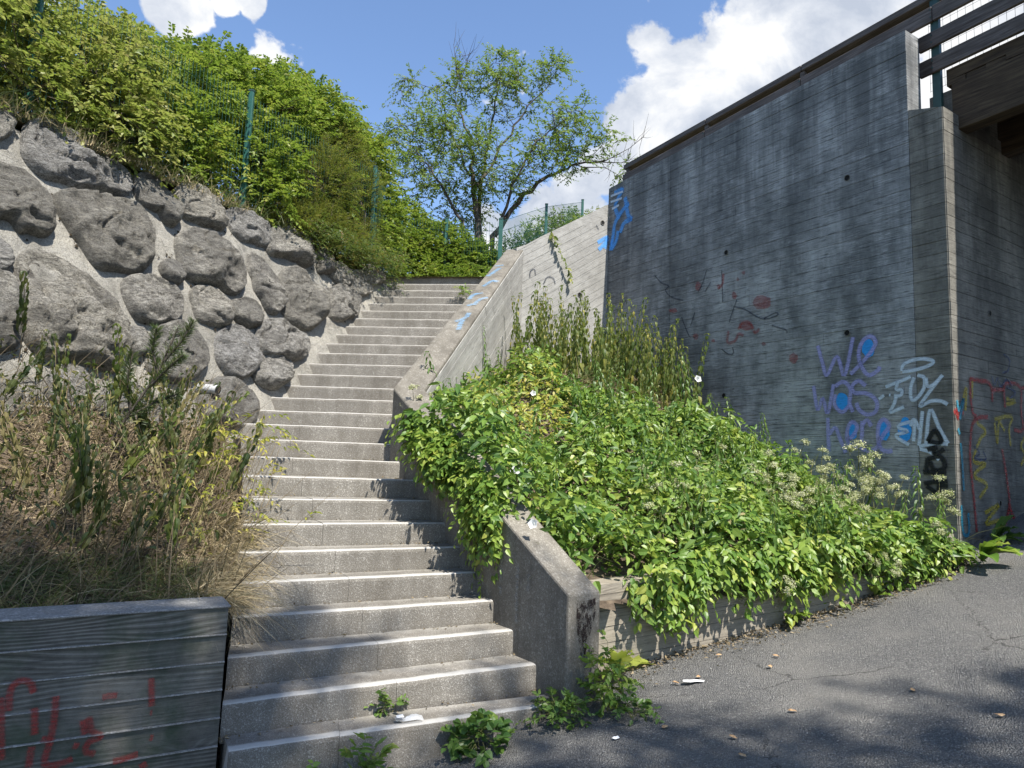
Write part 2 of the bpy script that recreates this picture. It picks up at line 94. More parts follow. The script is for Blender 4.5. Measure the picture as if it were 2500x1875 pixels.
# ------------------------------------------------------------------ object helpers
def tag(o, label=None, cat=None, group=None, kind=None):
    if label: o['label'] = label
    if cat: o['category'] = cat
    if group: o['group'] = group
    if kind: o['kind'] = kind
    return o
def empty(name, loc=(0, 0, 0), rz=0):
    o = bpy.data.objects.new(name, None); COL.objects.link(o); o.location = loc; o.rotation_euler = (0, 0, rz); o.empty_display_size = .2
    return o
def link(name, me, mat=None, parent=None):
    if mat is not None and not me.materials: me.materials.append(mat)
    o = bpy.data.objects.new(name, me); COL.objects.link(o)
    if parent is not None: o.parent = parent
    return o
def mesh_np(name, V, F, rnd=None, uv=None, smooth=False):
    """V (n,3); F (m,k) of one polygon size, or a list of index lists"""
    me = bpy.data.meshes.new(name); V = np.asarray(V, np.float32)
    me.vertices.add(len(V)); me.vertices.foreach_set('co', V.ravel())
    if isinstance(F, np.ndarray):
        m, k = F.shape; flat = F.ravel().astype(np.int32); starts = np.arange(0, m * k, k, dtype=np.int32); tot = np.full(m, k, np.int32)
    else:
        m = len(F); tot = np.array([len(f) for f in F], np.int32); starts = np.concatenate([[0], np.cumsum(tot)[:-1]]).astype(np.int32)
        flat = np.array([i for f in F for i in f], np.int32)
    me.loops.add(len(flat)); me.loops.foreach_set('vertex_index', flat)
    me.polygons.add(m); me.polygons.foreach_set('loop_start', starts)
    if rnd is not None:
        a = me.attributes.new('rnd', 'FLOAT', 'FACE'); a.data.foreach_set('value', np.asarray(rnd, np.float32))
    if uv is not None:
        l = me.uv_layers.new(name='UVMap'); l.data.foreach_set('uv', np.asarray(uv, np.float32)[flat].ravel())
    me.update(calc_edges=True); me.validate()
    me.polygons.foreach_set('use_smooth', np.full(m, smooth, bool))
    return me
class MB:
    """collects polygons, with uv per vertex"""
    def __init__(s): s.v = []; s.f = []; s.uv = []
    def add(s, pts, faces, uv=None):
        b = len(s.v); s.v += [tuple(q) for q in pts]; s.uv += list(uv) if uv is not None else [(q[0], q[2]) for q in pts]
        s.f += [[i + b for i in f] for f in faces]
    def box(s, o, ax, ay, az):
        """box from corner o with edge vectors"""
        o, ax, ay, az = map(np.array, (o, ax, ay, az)); la, lb, lc = (np.linalg.norm(q) for q in (ax, ay, az))
        p = []; uv = []
        for face in ((o, ax, az, la, lc), (o + ay + ax, -ax, az, la, lc), (o + ay, -ay, az, lb, lc), (o + ax, ay, az, lb, lc), (o + az, ax, ay, la, lb), (o + ay, ax, -ay, la, lb)):
            q, a, b, l1, l2 = face; s.add([q, q + a, q + a + b, q + b], [[0, 1, 2, 3]], [(0, 0), (l1, 0), (l1, l2), (0, l2)])
    def build(s, name, mat, parent=None, merge=True, bevel=0, smooth=False):
        me = mesh_np(name, s.v, s.f, uv=s.uv)
        if merge:
            bm = bmesh.new(); bm.from_mesh(me); bmesh.ops.remove_doubles(bm, verts=bm.verts, dist=1e-4); bmesh.ops.recalc_face_normals(bm, faces=bm.faces); bm.to_mesh(me); bm.free()
        o = link(name, me, mat, parent)
        if bevel:
            m = o.modifiers.new('bevel', 'BEVEL'); m.width = bevel; m.segments = 2; m.limit_method = 'ANGLE'; m.angle_limit = R(30)
        return o
def tube(pts, rad, sides=5, cap=True):
    """V, F of a tapered tube along pts"""
    P = np.asarray(pts, float); n = len(P); rad = np.broadcast_to(rad, (n,)) if np.ndim(rad) == 0 else np.asarray(rad)
    t = np.gradient(P, axis=0); t /= np.linalg.norm(t, axis=1)[:, None] + 1e-9
    ref = np.array([0, 0, 1.]) if abs(t[:, 2]).mean() < .8 else np.array([1., 0, 0])
    a = np.cross(t, ref); a /= np.linalg.norm(a, axis=1)[:, None] + 1e-9; b = np.cross(t, a)
    ang = np.linspace(0, 2 * np.pi, sides, endpoint=False)
    V = P[:, None] + rad[:, None, None] * (np.cos(ang)[None, :, None] * a[:, None] + np.sin(ang)[None, :, None] * b[:, None])
    F = []
    for i in range(n - 1):
        for j in range(sides):
            k = (j + 1) % sides; F.append((i * sides + j, i * sides + k, (i + 1) * sides + k, (i + 1) * sides + j))
    return V.reshape(-1, 3), np.array(F, np.int32)
class Tubes:
    def __init__(s): s.V = []; s.F = []; s.n = 0
    def add(s, pts, rad, sides=5):
        V, F = tube(pts, rad, sides); s.V.append(V); s.F.append(F + s.n); s.n += len(V)
    def mesh(s, name):
        return mesh_np(name, np.concatenate(s.V), np.concatenate(s.F), smooth=True)
def unit(a): a = np.asarray(a, float); return a / (np.linalg.norm(a, axis=-1, keepdims=True) + 1e-9)
def leaf_mesh(name, P, D, N, L, W, shape='full', rnd=None, fold=.18, droop=.15):
    """leaves at P growing along D with upper side towards N; L length, W width"""
    P, D, N = np.asarray(P, float), unit(D), np.asarray(N, float); n = len(P)
    L = np.broadcast_to(L, (n,)).astype(float)[:, None]; W = np.broadcast_to(W, (n,)).astype(float)[:, None]
    S = unit(np.cross(D, N)); U = np.cross(S, D)
    fold = np.abs(rng.normal(fold, fold * .5, (n, 1)))
    if shape == 'full':
        prof = [(0, 0, 0), (.22, .42, 1), (.55, .40, 1), (1, 0, -1), (.55, -.40, 1), (.22, -.42, 1), (.5, 0, 0)]
        V = np.stack([P + D * L * a + S * W * b + U * W * (abs(b) * fold * 1.6 if c > 0 else 0) - U * L * (droop * a * a) for a, b, c in prof], 1)
        tri = np.array([(0, 1, 6), (1, 2, 6), (2, 3, 6), (3, 4, 6), (4, 5, 6), (5, 0, 6)])
    else:
        prof = [(0, 0), (.42, .5), (1, 0), (.42, -.5)]
        V = np.stack([P + D * L * a + S * W * b + U * W * abs(b) * fold * 1.6 - U * L * (droop * a * a) for a, b in prof], 1)
        tri = np.array([(0, 1, 2), (0, 2, 3)])
    k = V.shape[1]; F = (np.arange(n) * k)[:, None, None] + tri[None]
    if rnd is None: rnd = rng.random(n)
    uvp = np.array([(q[0], q[1] + .5) for q in prof])
    return mesh_np(name, V.reshape(-1, 3), F.reshape(-1, 3), rnd=np.repeat(rnd, len(tri)), uv=np.tile(uvp, (n, 1)), smooth=False)
def rand_dir(n, up=0.0):
    d = rng.normal(size=(n, 3)); d[:, 2] += up; return unit(d)

# ------------------------------------------------------------------ materials
def new_mat(name):
    m = bpy.data.materials.new(name); m.use_nodes = True; t = NT(m.node_tree); return m, t
def finish(t, col, rough=.8, height=None, bump=.3, dist=.01, spec=.3, metal=0, alpha=None):
    ins = {'Base Color': col, 'Roughness': rough, 'Metallic': metal, 'Specular IOR Level': spec}
    if height is not None: ins['Normal'] = t.n('ShaderNodeBump', {'Height': height, 'Strength': bump, 'Distance': dist}).outputs[0]
    if alpha is not None: ins['Alpha'] = alpha
    b = t.n('ShaderNodeBsdfPrincipled', ins)
    t.n('ShaderNodeOutputMaterial', {'Surface': b.outputs[0]})
def leaf_mat(name, cols, trans=.42, rough=.48, vein=True):
    m, t = new_mat(name)
    rn = t.n('ShaderNodeAttribute', attribute_name='rnd').outputs['Fac']
    pos = t.n('ShaderNodeNewGeometry').outputs['Position']
    nz = t.noise(pos, 1.7, 3, .6)
    fac = t.math('ADD', rn, t.math('MULTIPLY', t.math('SUBTRACT', nz, .5), .55), clamp=True)
    st = [(i / (len(cols) - 1), c) for i, c in enumerate(cols)]
    col = t.ramp(fac, st)
    uv = t.n('ShaderNodeTexCoord').outputs['UV']
    if vein:
        x = t.n('ShaderNodeSeparateXYZ', {0: uv})
        rib = t.math('ABSOLUTE', t.math('SUBTRACT', x.outputs[1], .5))
        col = t.mix(t.math('MULTIPLY', t.math('LESS_THAN', rib, .03), .35), col, (.25, .32, .10))
    col2 = t.mix(.5, col, (.20, .30, .02), 'SCREEN')
    b = t.n('ShaderNodeBsdfPrincipled', {'Base Color': col, 'Roughness': rough, 'Specular IOR Level': .4})
    tr = t.n('ShaderNodeBsdfTranslucent', {'Color': col2})
    mx = t.n('ShaderNodeMixShader', {0: trans, 1: b.outputs[0], 2: tr.outputs[0]})
    t.n('ShaderNodeOutputMaterial', {'Surface': mx.outputs[0]})
    return m
def board_concrete(name, light, dark, streak=.6, grain=.55, wear=.5, moss=0.0, bump=.7, white=.0, rw=.135, ringw=.45, runoff=0, scratch=1.0):
    """concrete with the print of sawn formwork boards; uv in metres along / up the board"""
    m, t = new_mat(name)
    uv = t.n('ShaderNodeTexCoord').outputs['UV']; x = t.n('ShaderNodeSeparateXYZ', {0: uv}); U, Vv = x.outputs[0], x.outputs[1]
    pos = t.n('ShaderNodeNewGeometry').outputs['Position']
    row = t.math('FLOOR', t.math('DIVIDE', Vv, rw))
    roff = t.n('ShaderNodeTexWhiteNoise', {'W': row}, noise_dimensions='1D').outputs['Value']
    uo = t.math('ADD', U, t.math('MULTIPLY', roff, 37.0))
    vec = t.n('ShaderNodeCombineXYZ', {0: uo, 1: t.math('MULTIPLY', Vv, 4.5), 2: row}).outputs[0]
    warp = t.noise(t.n('ShaderNodeCombineXYZ', {0: t.math('MULTIPLY', uo, .75), 1: t.math('MULTIPLY', Vv, 3.0), 2: row}).outputs[0], 1.0, 2, .45, .3)
    kv = t.n('ShaderNodeCombineXYZ', {0: t.math('MULTIPLY', uo, 1.5), 1: t.math('MULTIPLY', Vv, 4.2), 2: t.math('MULTIPLY', row, 3.7)}).outputs[0]
    kd = t.n('ShaderNodeTexVoronoi', {'Vector': kv, 'Scale': 1.0, 'Randomness': 1.0}).outputs['Distance']
    kn = t.math('POWER', 2.718, t.math('MULTIPLY', kd, -5.5))
    arg = t.math('ADD', t.math('MULTIPLY', Vv, 290.0), t.math('ADD', t.math('MULTIPLY', warp, 58.0), t.math('MULTIPLY', kn, 34.0)))
    rings = t.math('SINE', arg)
    fine = t.noise(t.n('ShaderNodeCombineXYZ', {0: t.math('MULTIPLY', uo, 6.0), 1: t.math('MULTIPLY', Vv, 160.0), 2: row}).outputs[0], 1.0, 3, .6)
    sel = t.noise(vec, .8, 2, .5)
    gh = t.math('ADD', t.math('MULTIPLY', rings, t.math('MULTIPLY', sel, .5 * ringw)), t.math('MULTIPLY', fine, .8))
    big = t.noise(pos, .55, 5, .62); med = t.noise(pos, 3.0, 7, .72); sm = t.noise(pos, 45, 4, .7)
    vs = t.noise(t.n('ShaderNodeCombineXYZ', {0: t.math('MULTIPLY', U, 1.5), 1: t.math('MULTIPLY', Vv, .30), 2: 3.0}).outputs[0], 1.0, 8, .72, .15)
    scr = t.noise(t.n('ShaderNodeCombineXYZ', {0: t.math('MULTIPLY', uo, 5.0), 1: t.math('MULTIPLY', Vv, 55.0), 2: row}).outputs[0], 1.0, 5, .7, .6)
    f = t.math('ADD', t.math('MULTIPLY', big, .5), t.math('ADD', t.math('MULTIPLY', vs, streak), t.math('MULTIPLY', med, .55)))
    mid = .5 * (1.05 + streak)
    f = t.n('ShaderNodeMapRange', {'Value': f, 1: mid - .24, 2: mid + .24, 3: 0.0, 4: 1.0}, interpolation_type='SMOOTHSTEP').outputs[0]
    col = t.mix(f, dark, light)
    scm = t.math('MULTIPLY', t.ramp(scr, [(.54, 0.0), (.64, 1.0)]), t.ramp(med, [(.40, .15), (.60, 1.0)]))
    col = t.mix(t.math('MULTIPLY', scm, (.35 + white * .5) * scratch), col, tuple(min(.62, c * 1.35) for c in light))
    col = t.mix(t.math('MULTIPLY', t.ramp(scr, [(.36, 1.0), (.47, 0.0)]), grain * scratch), col, tuple(c * .4 for c in dark))
    gsel = t.math('MULTIPLY', t.ramp(sel, [(.40, 0.0), (.60, 1.0)]), ringw)
    col = t.mix(t.math('MULTIPLY', t.math('MULTIPLY', t.n('ShaderNodeMapRange', {'Value': rings, 1: -.2, 2: -.9, 3: 0.0, 4: 1.0}).outputs[0], grain), gsel), col, tuple(c * .3 for c in dark))
    if white: col = t.mix(t.math('MULTIPLY', t.math('MULTIPLY', t.n('ShaderNodeMapRange', {'Value': t.math('ADD', rings, t.math('MULTIPLY', scr, .6)), 1: .95, 2: 1.3}).outputs[0], white), gsel), col, (.55, .54, .50))
    col = t.mix(t.math('MULTIPLY', t.ramp(sm, [(.55, 0.0), (.75, 1.0)]), .25), col, tuple(c * .5 for c in dark))
    if runoff:
        rn_ = t.noise(t.n('ShaderNodeCombineXYZ', {0: t.math('MULTIPLY', U, 2.6), 1: t.math('MULTIPLY', Vv, .16), 2: 8.0}).outputs[0], 1.0, 7, .68, .1)
        hz = t.n('ShaderNodeMapRange', {'Value': t.math('ADD', t.n('ShaderNodeSeparateXYZ', {0: pos}).outputs[2], t.math('MULTIPLY', rn_, 2.0)), 1: 4.6, 2: 7.4, 3: .12, 4: 1.0}).outputs[0]
        col = t.mix(t.math('MULTIPLY', t.math('MULTIPLY', t.ramp(rn_, [(.42, 0.0), (.56, 1.0)]), hz), runoff), col, tuple(c * .42 for c in dark))
    bt = t.n('ShaderNodeTexWhiteNoise', {'W': t.math('ADD', row, 5.5)}, noise_dimensions='1D').outputs['Value']
    col = t.mix(t.math('MULTIPLY', bt, .28), col, tuple(c * .7 for c in dark))
    if moss: col = t.mix(t.math('MULTIPLY', t.ramp(t.noise(pos, 2.3, 5, .7), [(.5, 0.0), (.68, 1.0)]), moss), col, (.035, .055, .028))
    h = t.math('ADD', t.math('MULTIPLY', gh, .5), t.math('MULTIPLY', sm, .35))
    finish(t, col, .85, h, bump, .006, .25)
    return m
def speckled(name, base, dark, lightc, sc=260, dirt=.5, bump=.35, stain=(.06, .05, .04), nosing=False):
    m, t = new_mat(name)
    pos = t.n('ShaderNodeNewGeometry').outputs['Position']
    a = t.noise(pos, sc, 2, .6); b = t.noise(pos, sc * .37, 3, .6); c = t.noise(pos, 1.6, 5, .65); d = t.noise(pos, 9, 5, .65)
    col = t.mix(t.ramp(a, [(.42, 0.0), (.60, 1.0)]), dark, base)
    col = t.mix(t.ramp(b, [(.55, 0.0), (.66, 1.0)]), col, lightc)
    st = t.noise(t.scale(pos, (4.5, 4.5, .5)), 1.6, 5, .65)
    col = t.mix(t.math('MULTIPLY', t.ramp(t.math('ADD', t.math('MULTIPLY', c, .5), t.math('MULTIPLY', st, .5)), [(.42, 0.0), (.62, 1.0)]), dirt), col, stain)
    col = t.mix(t.math('MULTIPLY', t.ramp(d, [(.5, 0.0), (.7, 1.0)]), dirt * .5), col, stain)
    if nosing:   # uv.y: distance from the nosing, worn clean in front and dusty behind
        v = t.n('ShaderNodeSeparateXYZ', {0: t.n('ShaderNodeTexCoord').outputs['UV']}).outputs[1]
        wob = t.math('ADD', v, t.math('MULTIPLY', t.math('SUBTRACT', d, .5), .03))
        tread = t.math('GREATER_THAN', v, .0005)
        clean = t.n('ShaderNodeMapRange', {'Value': wob, 1: .045, 2: .075, 3: 1.0, 4: 0.0}, interpolation_type='SMOOTHSTEP').outputs[0]
        col = t.mix(t.math('MULTIPLY', t.math('MULTIPLY', clean, tread), .65), col, (.56, .545, .51))
        back = t.n('ShaderNodeMapRange', {'Value': wob, 1: .15, 2: .27, 3: 0.0, 4: .6}).outputs[0]
        col = t.mix(t.math('MULTIPLY', t.math('MULTIPLY', back, tread), t.ramp(d, [(.35, .2), (.6, 1.0)])), col, (.40, .385, .345))
        low = t.n('ShaderNodeMapRange', {'Value': v, 1: -.11, 2: -.165, 3: 0.0, 4: .45}).outputs[0]
        col = t.mix(low, col, stain)
    finish(t, col, .85, t.math('ADD', a, t.math('MULTIPLY', b, 1.5)), bump, .004, .25)
    return m
M = {}
M['step'] = speckled('step_concrete', (.30, .28, .243), (.145, .13, .108), (.45, .425, .38), 300, .55, .8, (.095, .082, .065), True)
M['parapet'] = speckled('parapet_concrete', (.235, .215, .18), (.15, .135, .11), (.31, .29, .25), 150, .75, .3, (.075, .066, .052))
M['wing'] = board_concrete('weathered_board_concrete', (.48, .48, .47), (.125, .13, .13), .9, .75, bump=1.0, white=.5, ringw=.22, runoff=.6)
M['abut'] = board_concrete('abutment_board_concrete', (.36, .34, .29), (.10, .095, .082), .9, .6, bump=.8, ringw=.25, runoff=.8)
M['light'] = board_concrete('pale_board_concrete', (.44, .43, .40), (.25, .24, .22), .4, .55, bump=.7)
M['planter'] = board_concrete('planter_board_concrete', (.40, .36, .29), (.22, .19, .15), .4, .55, bump=.7)
M['block'] = board_concrete('dark_board_concrete', (.22, .205, .17), (.06, .058, .05), .3, .8, moss=.7, bump=.8, white=.35, rw=.14, ringw=.62, scratch=.6)
M['fin'] = speckled('fin_concrete', (.34, .33, .30), (.2, .19, .17), (.42, .41, .38), 120, .3, .2)
M['coping'] = speckled('coping_concrete', (.27, .265, .25), (.17, .165, .155), (.36, .35, .33), 120, .4, .3, (.08, .075, .07))

def rock_mat():
    m, t = new_mat('granite_boulder')
    pos = t.n('ShaderNodeNewGeometry').outputs['Position']; ob = t.n('ShaderNodeObjectInfo').outputs['Random']
    p2 = t.n('ShaderNodeMapping', {'Vector': pos, 'Rotation': (.5, .6, .3), 'Scale': (1, 1, 2.2)}).outputs[0]
    a = t.noise(p2, 70, 6, .8, .2); b = t.noise(pos, 2.2, 6, .72); c = t.noise(p2, 180, 3, .65); d = t.noise(p2, 17, 7, .78, .4); e = t.noise(pos, 5.5, 6, .75, .3)
    col = t.ramp(t.math('ADD', t.math('MULTIPLY', a, .55), t.math('MULTIPLY', d, .45)), [(.38, (.035, .033, .030)), (.46, (.19, .182, .165)), (.53, (.40, .385, .35)), (.62, (.70, .68, .62))])
    tint = t.ramp(ob, [(0, (.86, .86, .88)), (.35, (1.06, 1.02, .94)), (.7, (.95, .93, .90)), (1, (1.16, 1.12, 1.02))])
    col = t.mix(1.0, col, tint, 'MULTIPLY')
    crust = t.ramp(t.math('ADD', b, t.math('MULTIPLY', t.math('SUBTRACT', ob, .5), .26)), [(.47, 0.0), (.56, 1.0)])
    col = t.mix(t.math('MULTIPLY', crust, .5), col, (.09, .085, .077))
    col = t.mix(t.math('MULTIPLY', t.ramp(e, [(.57, 0.0), (.65, 1.0)]), .45), col, (.06, .055, .05))
    col = t.mix(t.math('MULTIPLY', t.ramp(c, [(.56, 0.0), (.66, 1.0)]), .5), col, (.62, .60, .56))
    h = t.math('ADD', t.math('MULTIPLY', a, 1.0), t.math('ADD', t.math('MULTIPLY', d, 2.0), t.math('MULTIPLY', c, .35)))
    finish(t, col, .92, h, 1.0, .032, .15)
    return m
M['rock'] = rock_mat()
def mortar_mat():
    m, t = new_mat('mortar')
    pos = t.n('ShaderNodeNewGeometry').outputs['Position']
    a = t.noise(pos, 95, 5, .75); b = t.noise(pos, 1.8, 6, .68); d = t.noise(pos, 12, 6, .72); e = t.noise(t.scale(pos, (1, 1, .35)), 5, 6, .72)
    col = t.ramp(b, [(.36, (.25, .235, .20)), (.52, (.37, .35, .305)), (.64, (.45, .42, .355))])
    col = t.mix(t.math('MULTIPLY', t.ramp(a, [(.40, 1.0), (.52, 0.0)]), .6), col, (.09, .084, .072))
    col = t.mix(t.math('MULTIPLY', t.ramp(a, [(.56, 0.0), (.66, 1.0)]), .4), col, (.50, .48, .43))
    col = t.mix(t.math('MULTIPLY', t.ramp(e, [(.53, 0.0), (.64, 1.0)]), .5), col, (.10, .095, .083))
    finish(t, col, .94, t.math('ADD', a, t.math('MULTIPLY', d, 2.6)), .9, .02, .15)
    return m
M['mortar'] = mortar_mat()
def asphalt_mat():
    m, t = new_mat('asphalt')
    pos = t.n('ShaderNodeNewGeometry').outputs['Position']
    vo = t.n('ShaderNodeTexVoronoi', {'Vector': pos, 'Scale': 105.0}); cell = vo.outputs['Color']; dd = vo.outputs['Distance']
    g = t.n('ShaderNodeSeparateColor', {0: cell}).outputs[0]
    a = t.noise(pos, 260, 2, .6); b = t.noise(pos, 1.1, 5, .6); c = t.noise(pos, 14, 4, .65)
    col = t.ramp(g, [(.0, (.115, .112, .106)), (.5, (.18, .174, .163)), (.86, (.24, .232, .215)), (.98, (.36, .35, .32))])
    col = t.mix(t.math('MULTIPLY', t.ramp(dd, [(.3, 0.0), (.6, 1.0)]), .6), col, (.07, .07, .07))
    col = t.mix(t.math('MULTIPLY', t.ramp(b, [(.45, 0.0), (.65, 1.0)]), .45), col, (.26, .245, .215))
    col = t.mix(t.math('MULTIPLY', t.ramp(c, [(.6, 0.0), (.75, 1.0)]), .3), col, (.05, .045, .04))
    ck = t.n('ShaderNodeTexVoronoi', {'Vector': t.n('ShaderNodeVectorMath', {0: pos, 1: t.n('ShaderNodeCombineXYZ', {0: t.math('MULTIPLY', c, .22), 1: t.math('MULTIPLY', b, .5), 2: 0.0}).outputs[0]}, operation='ADD').outputs[0], 'Scale': .55}, feature='DISTANCE_TO_EDGE').outputs['Distance']
    crk = t.math('MULTIPLY', t.math('LESS_THAN', ck, .0035), t.ramp(b, [(.45, 0.0), (.52, 1.0)]))
    col = t.mix(t.math('MULTIPLY', crk, .7), col, (.04, .038, .034))
    h = t.math('ADD', t.math('MULTIPLY', dd, -1.6), t.math('MULTIPLY', a, .4))
    finish(t, col, .8, h, .9, .012, .35)
    return m
M['asphalt'] = asphalt_mat()
def simple(name, c1, c2, sc=8, rough=.8, bump=.3, stretch=(1, 1, 1), spec=.3, metal=0, dist=.01, det=6):
    m, t = new_mat(name); pos = t.n('ShaderNodeTexCoord').outputs['Object']; v = t.scale(pos, stretch)
    a = t.noise(v, sc, det, .65)
    finish(t, t.ramp(a, [(.35, c1), (.65, c2)]), rough, a, bump, dist, spec, metal); return m
M['soil'] = simple('soil', (.05, .037, .026), (.15, .115, .08), 14, .95, .9, dist=.03)
M['ground'] = simple('ground', (.06, .065, .03), (.13, .11, .06), 3, .95, .5)
M['green_steel'] = simple('green_painted_steel', (.012, .07, .055), (.02, .10, .078), 20, .45, .05, spec=.5)
M['post_green'] = simple('dark_green_steel', (.015, .045, .042), (.02, .06, .055), 20, .5, .05, spec=.5)
M['bark'] = simple('bark', (.035, .028, .022), (.12, .10, .08), 22, .9, .8, (1, 1, .3), dist=.015)
M['twig'] = simple('twig_bark', (.07, .055, .04), (.16, .13, .09), 30, .85, .3)
M['stem_green'] = simple('green_stem', (.10, .12, .04), (.18, .17, .07), 25, .7, .1)
M['stem_dry'] = simple('dry_stem', (.16, .12, .07), (.38, .30, .18), 25, .8, .1)
M['pipe'] = simple('grey_plastic', (.42, .42, .41), (.52, .52, .50), 12, .5, .05)
M['hole_shade'] = simple('pipe_shadow', (.008, .008, .008), (.012, .012, .012), 5, .9, 0)  # near-black colour painted as the shade inside the pipes
M['paper'] = simple('white_paper', (.72, .72, .71), (.82, .82, .82), 30, .6, .3)
M['brown_leaf'] = simple('dead_leaf', (.30, .17, .08), (.52, .36, .20), 40, .7, .3)
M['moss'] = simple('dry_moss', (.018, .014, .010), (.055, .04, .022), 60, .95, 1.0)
def wood_mat(name, c1, c2, c3):
    m, t = new_mat(name); uv = t.n('ShaderNodeTexCoord').outputs['UV']; ob = t.n('ShaderNodeObjectInfo').outputs['Random']
    v = t.n('ShaderNodeVectorMath', {0: t.scale(uv, (2.2, 38, 1)), 1: t.n('ShaderNodeCombineXYZ', {0: t.math('MULTIPLY', ob, 40.0)}).outputs[0]}, operation='ADD').outputs[0]
    a = t.noise(v, 1, 6, .65, .6); b = t.noise(uv, 2.4, 4, .6)
    col = t.ramp(a, [(.3, c1), (.5, c2), (.7, c3)]); col = t.mix(t.math('MULTIPLY', t.ramp(b, [(.4, 0.0), (.65, 1.0)]), .4), col, c1)
    finish(t, col, .8, a, .6, .006, .25); return m
M['rail_wood'] = wood_mat('weathered_rail_wood', (.045, .036, .032), (.10, .085, .078), (.17, .15, .14))
M['beam_wood'] = wood_mat('dark_beam_wood', (.022, .015, .010), (.06, .042, .026), (.10, .075, .045))
def paint(name, col, cover=.85, soft=True, fine=0):
    m, t = new_mat(name); uv = t.n('ShaderNodeTexCoord').outputs['UV']; x = t.n('ShaderNodeSeparateXYZ', {0: uv}); pos = t.n('ShaderNodeNewGeometry').outputs['Position']
    a = t.noise(t.scale(pos, (9, 9, 60)), 1.6, 4, .7); b = t.noise(pos, 140, 2, .6)
    if fine: a = t.noise(t.scale(pos, (1, 1, .5)), fine, 5, .75)
    al = t.math('ADD', cover, t.math('MULTIPLY', t.math('SUBTRACT', t.math('ADD', t.math('MULTIPLY', a, .7), t.math('MULTIPLY', b, .3)), .5), 9.0 if fine else 2.0), clamp=True)
    if soft:
        e = t.math('ABSOLUTE', t.math('SUBTRACT', x.outputs[1], .5))
        ed = t.n('ShaderNodeMapRange', {'Value': t.math('ADD', e, t.math('MULTIPLY', t.math('SUBTRACT', b, .5), .25)), 1: .16, 2: .5, 3: 1.0, 4: 0.0}, interpolation_type='SMOOTHSTEP').outputs[0]
        al = t.math('MULTIPLY', al, ed)
    finish(t, (*col, 1), .6, None, alpha=al, spec=.3); return m
M['p_purple'] = paint('purple_spray_paint', (.42, .40, .74), .62)
M['p_blue'] = paint('blue_spray_paint', (.03, .30, .72), .95, False)
M['p_white'] = paint('pale_spray_paint', (.62, .70, .78), .75)
M['p_black'] = paint('black_spray_paint', (.012, .013, .014), .95)
M['p_red'] = paint('red_spray_paint', (.30, .025, .02), .5)
M['p_redfaint'] = paint('faded_red_paint', (.36, .06, .055), .36, False)
M['p_redline'] = paint('faded_red_line_paint', (.36, .06, .055), .40)
M['p_dark'] = paint('faded_dark_paint', (.03, .04, .06), .55)
M['p_lblue'] = paint('light_blue_paint', (.10, .38, .85), .6)
M['p_smear'] = paint('faint_blue_paint', (.20, .45, .72), .30)
M['p_yellow'] = paint('yellow_spray_paint', (.55, .42, .03), .55)
M['p_teal'] = paint('teal_spray_paint', (.02, .22, .32), .7)
M['p_navy'] = paint('navy_spray_paint', (.03, .05, .14), .6)
M['p_stain'] = paint('black_lichen_stain', (.02, .012, .01), .40, False, 38)
M['p_pale'] = paint('pale_lime_run', (.40, .42, .42), .16)
M['p_darkred'] = paint('faded_red_spray', (.38, .03, .025), .62)

M['l_hedge'] = leaf_mat('hedge_leaf', [(0.083, 0.138, 0.019), (0.136, 0.204, 0.028), (0.213, 0.263, 0.041), (0.304, 0.309, 0.059)])
M['l_pale'] = leaf_mat('pale_leaf', [(0.144, 0.186, 0.038), (0.216, 0.252, 0.054), (0.300, 0.300, 0.086), (0.360, 0.324, 0.119)])
M['l_tree'] = leaf_mat('tree_leaf', [(0.057, 0.112, 0.022), (0.099, 0.172, 0.030), (0.164, 0.224, 0.047), (0.230, 0.255, 0.068)])
M['l_juniper'] = leaf_mat('juniper_needle', [(0.060, 0.084, 0.019), (0.108, 0.120, 0.027), (0.192, 0.174, 0.038), (0.276, 0.228, 0.054)], vein=False)
M['l_ivy'] = leaf_mat('creeper_leaf', [(0.036, 0.066, 0.019), (0.066, 0.102, 0.027), (0.108, 0.144, 0.032), (0.240, 0.120, 0.043)])
M['l_bright'] = leaf_mat('bindweed_leaf', [(0.081, 0.167, 0.025), (0.153, 0.250, 0.038), (0.243, 0.325, 0.055), (0.377, 0.401, 0.082)], .34, .42)
M['l_dark'] = leaf_mat('weed_leaf', [(0.044, 0.102, 0.022), (0.076, 0.150, 0.030), (0.120, 0.198, 0.038), (0.164, 0.240, 0.049)], .32, .42)
M['l_yellow'] = leaf_mat('yellowing_leaf', [(0.184, 0.230, 0.036), (0.299, 0.310, 0.047), (0.414, 0.368, 0.062), (0.460, 0.391, 0.103)])
M['l_lime'] = leaf_mat('lime_leaf', [(.10, .19, .03), (.16, .26, .045), (.22, .31, .07), (.30, .35, .12)], .4, .45)
M['l_nettle'] = leaf_mat('nettle_leaf', [(0.069, 0.106, 0.023), (0.112, 0.150, 0.034), (0.188, 0.206, 0.051), (0.375, 0.325, 0.068)])
M['l_wilt'] = leaf_mat('wilted_leaf', [(0.024, 0.041, 0.014), (0.045, 0.062, 0.017), (0.091, 0.095, 0.026), (0.215, 0.182, 0.052)], .25)
M['l_dryleaf'] = leaf_mat('dried_leaf', [(.10, .085, .035), (.20, .165, .07), (.30, .25, .11), (.38, .32, .17)], .3, .6)
M['l_straw'] = leaf_mat('straw', [(.16, .115, .06), (.30, .23, .13), (.42, .34, .20), (.50, .42, .27)], .2, .7, False)
M['l_deadgrass'] = leaf_mat('dead_litter', [(.05, .035, .022), (.12, .085, .05), (.22, .165, .095), (.34, .27, .17)], .15, .8, False)
M['l_grass'] = leaf_mat('grass_blade', [(.06, .09, .03), (.10, .125, .045), (.19, .18, .075), (.32, .27, .13)], .3, .6, False)
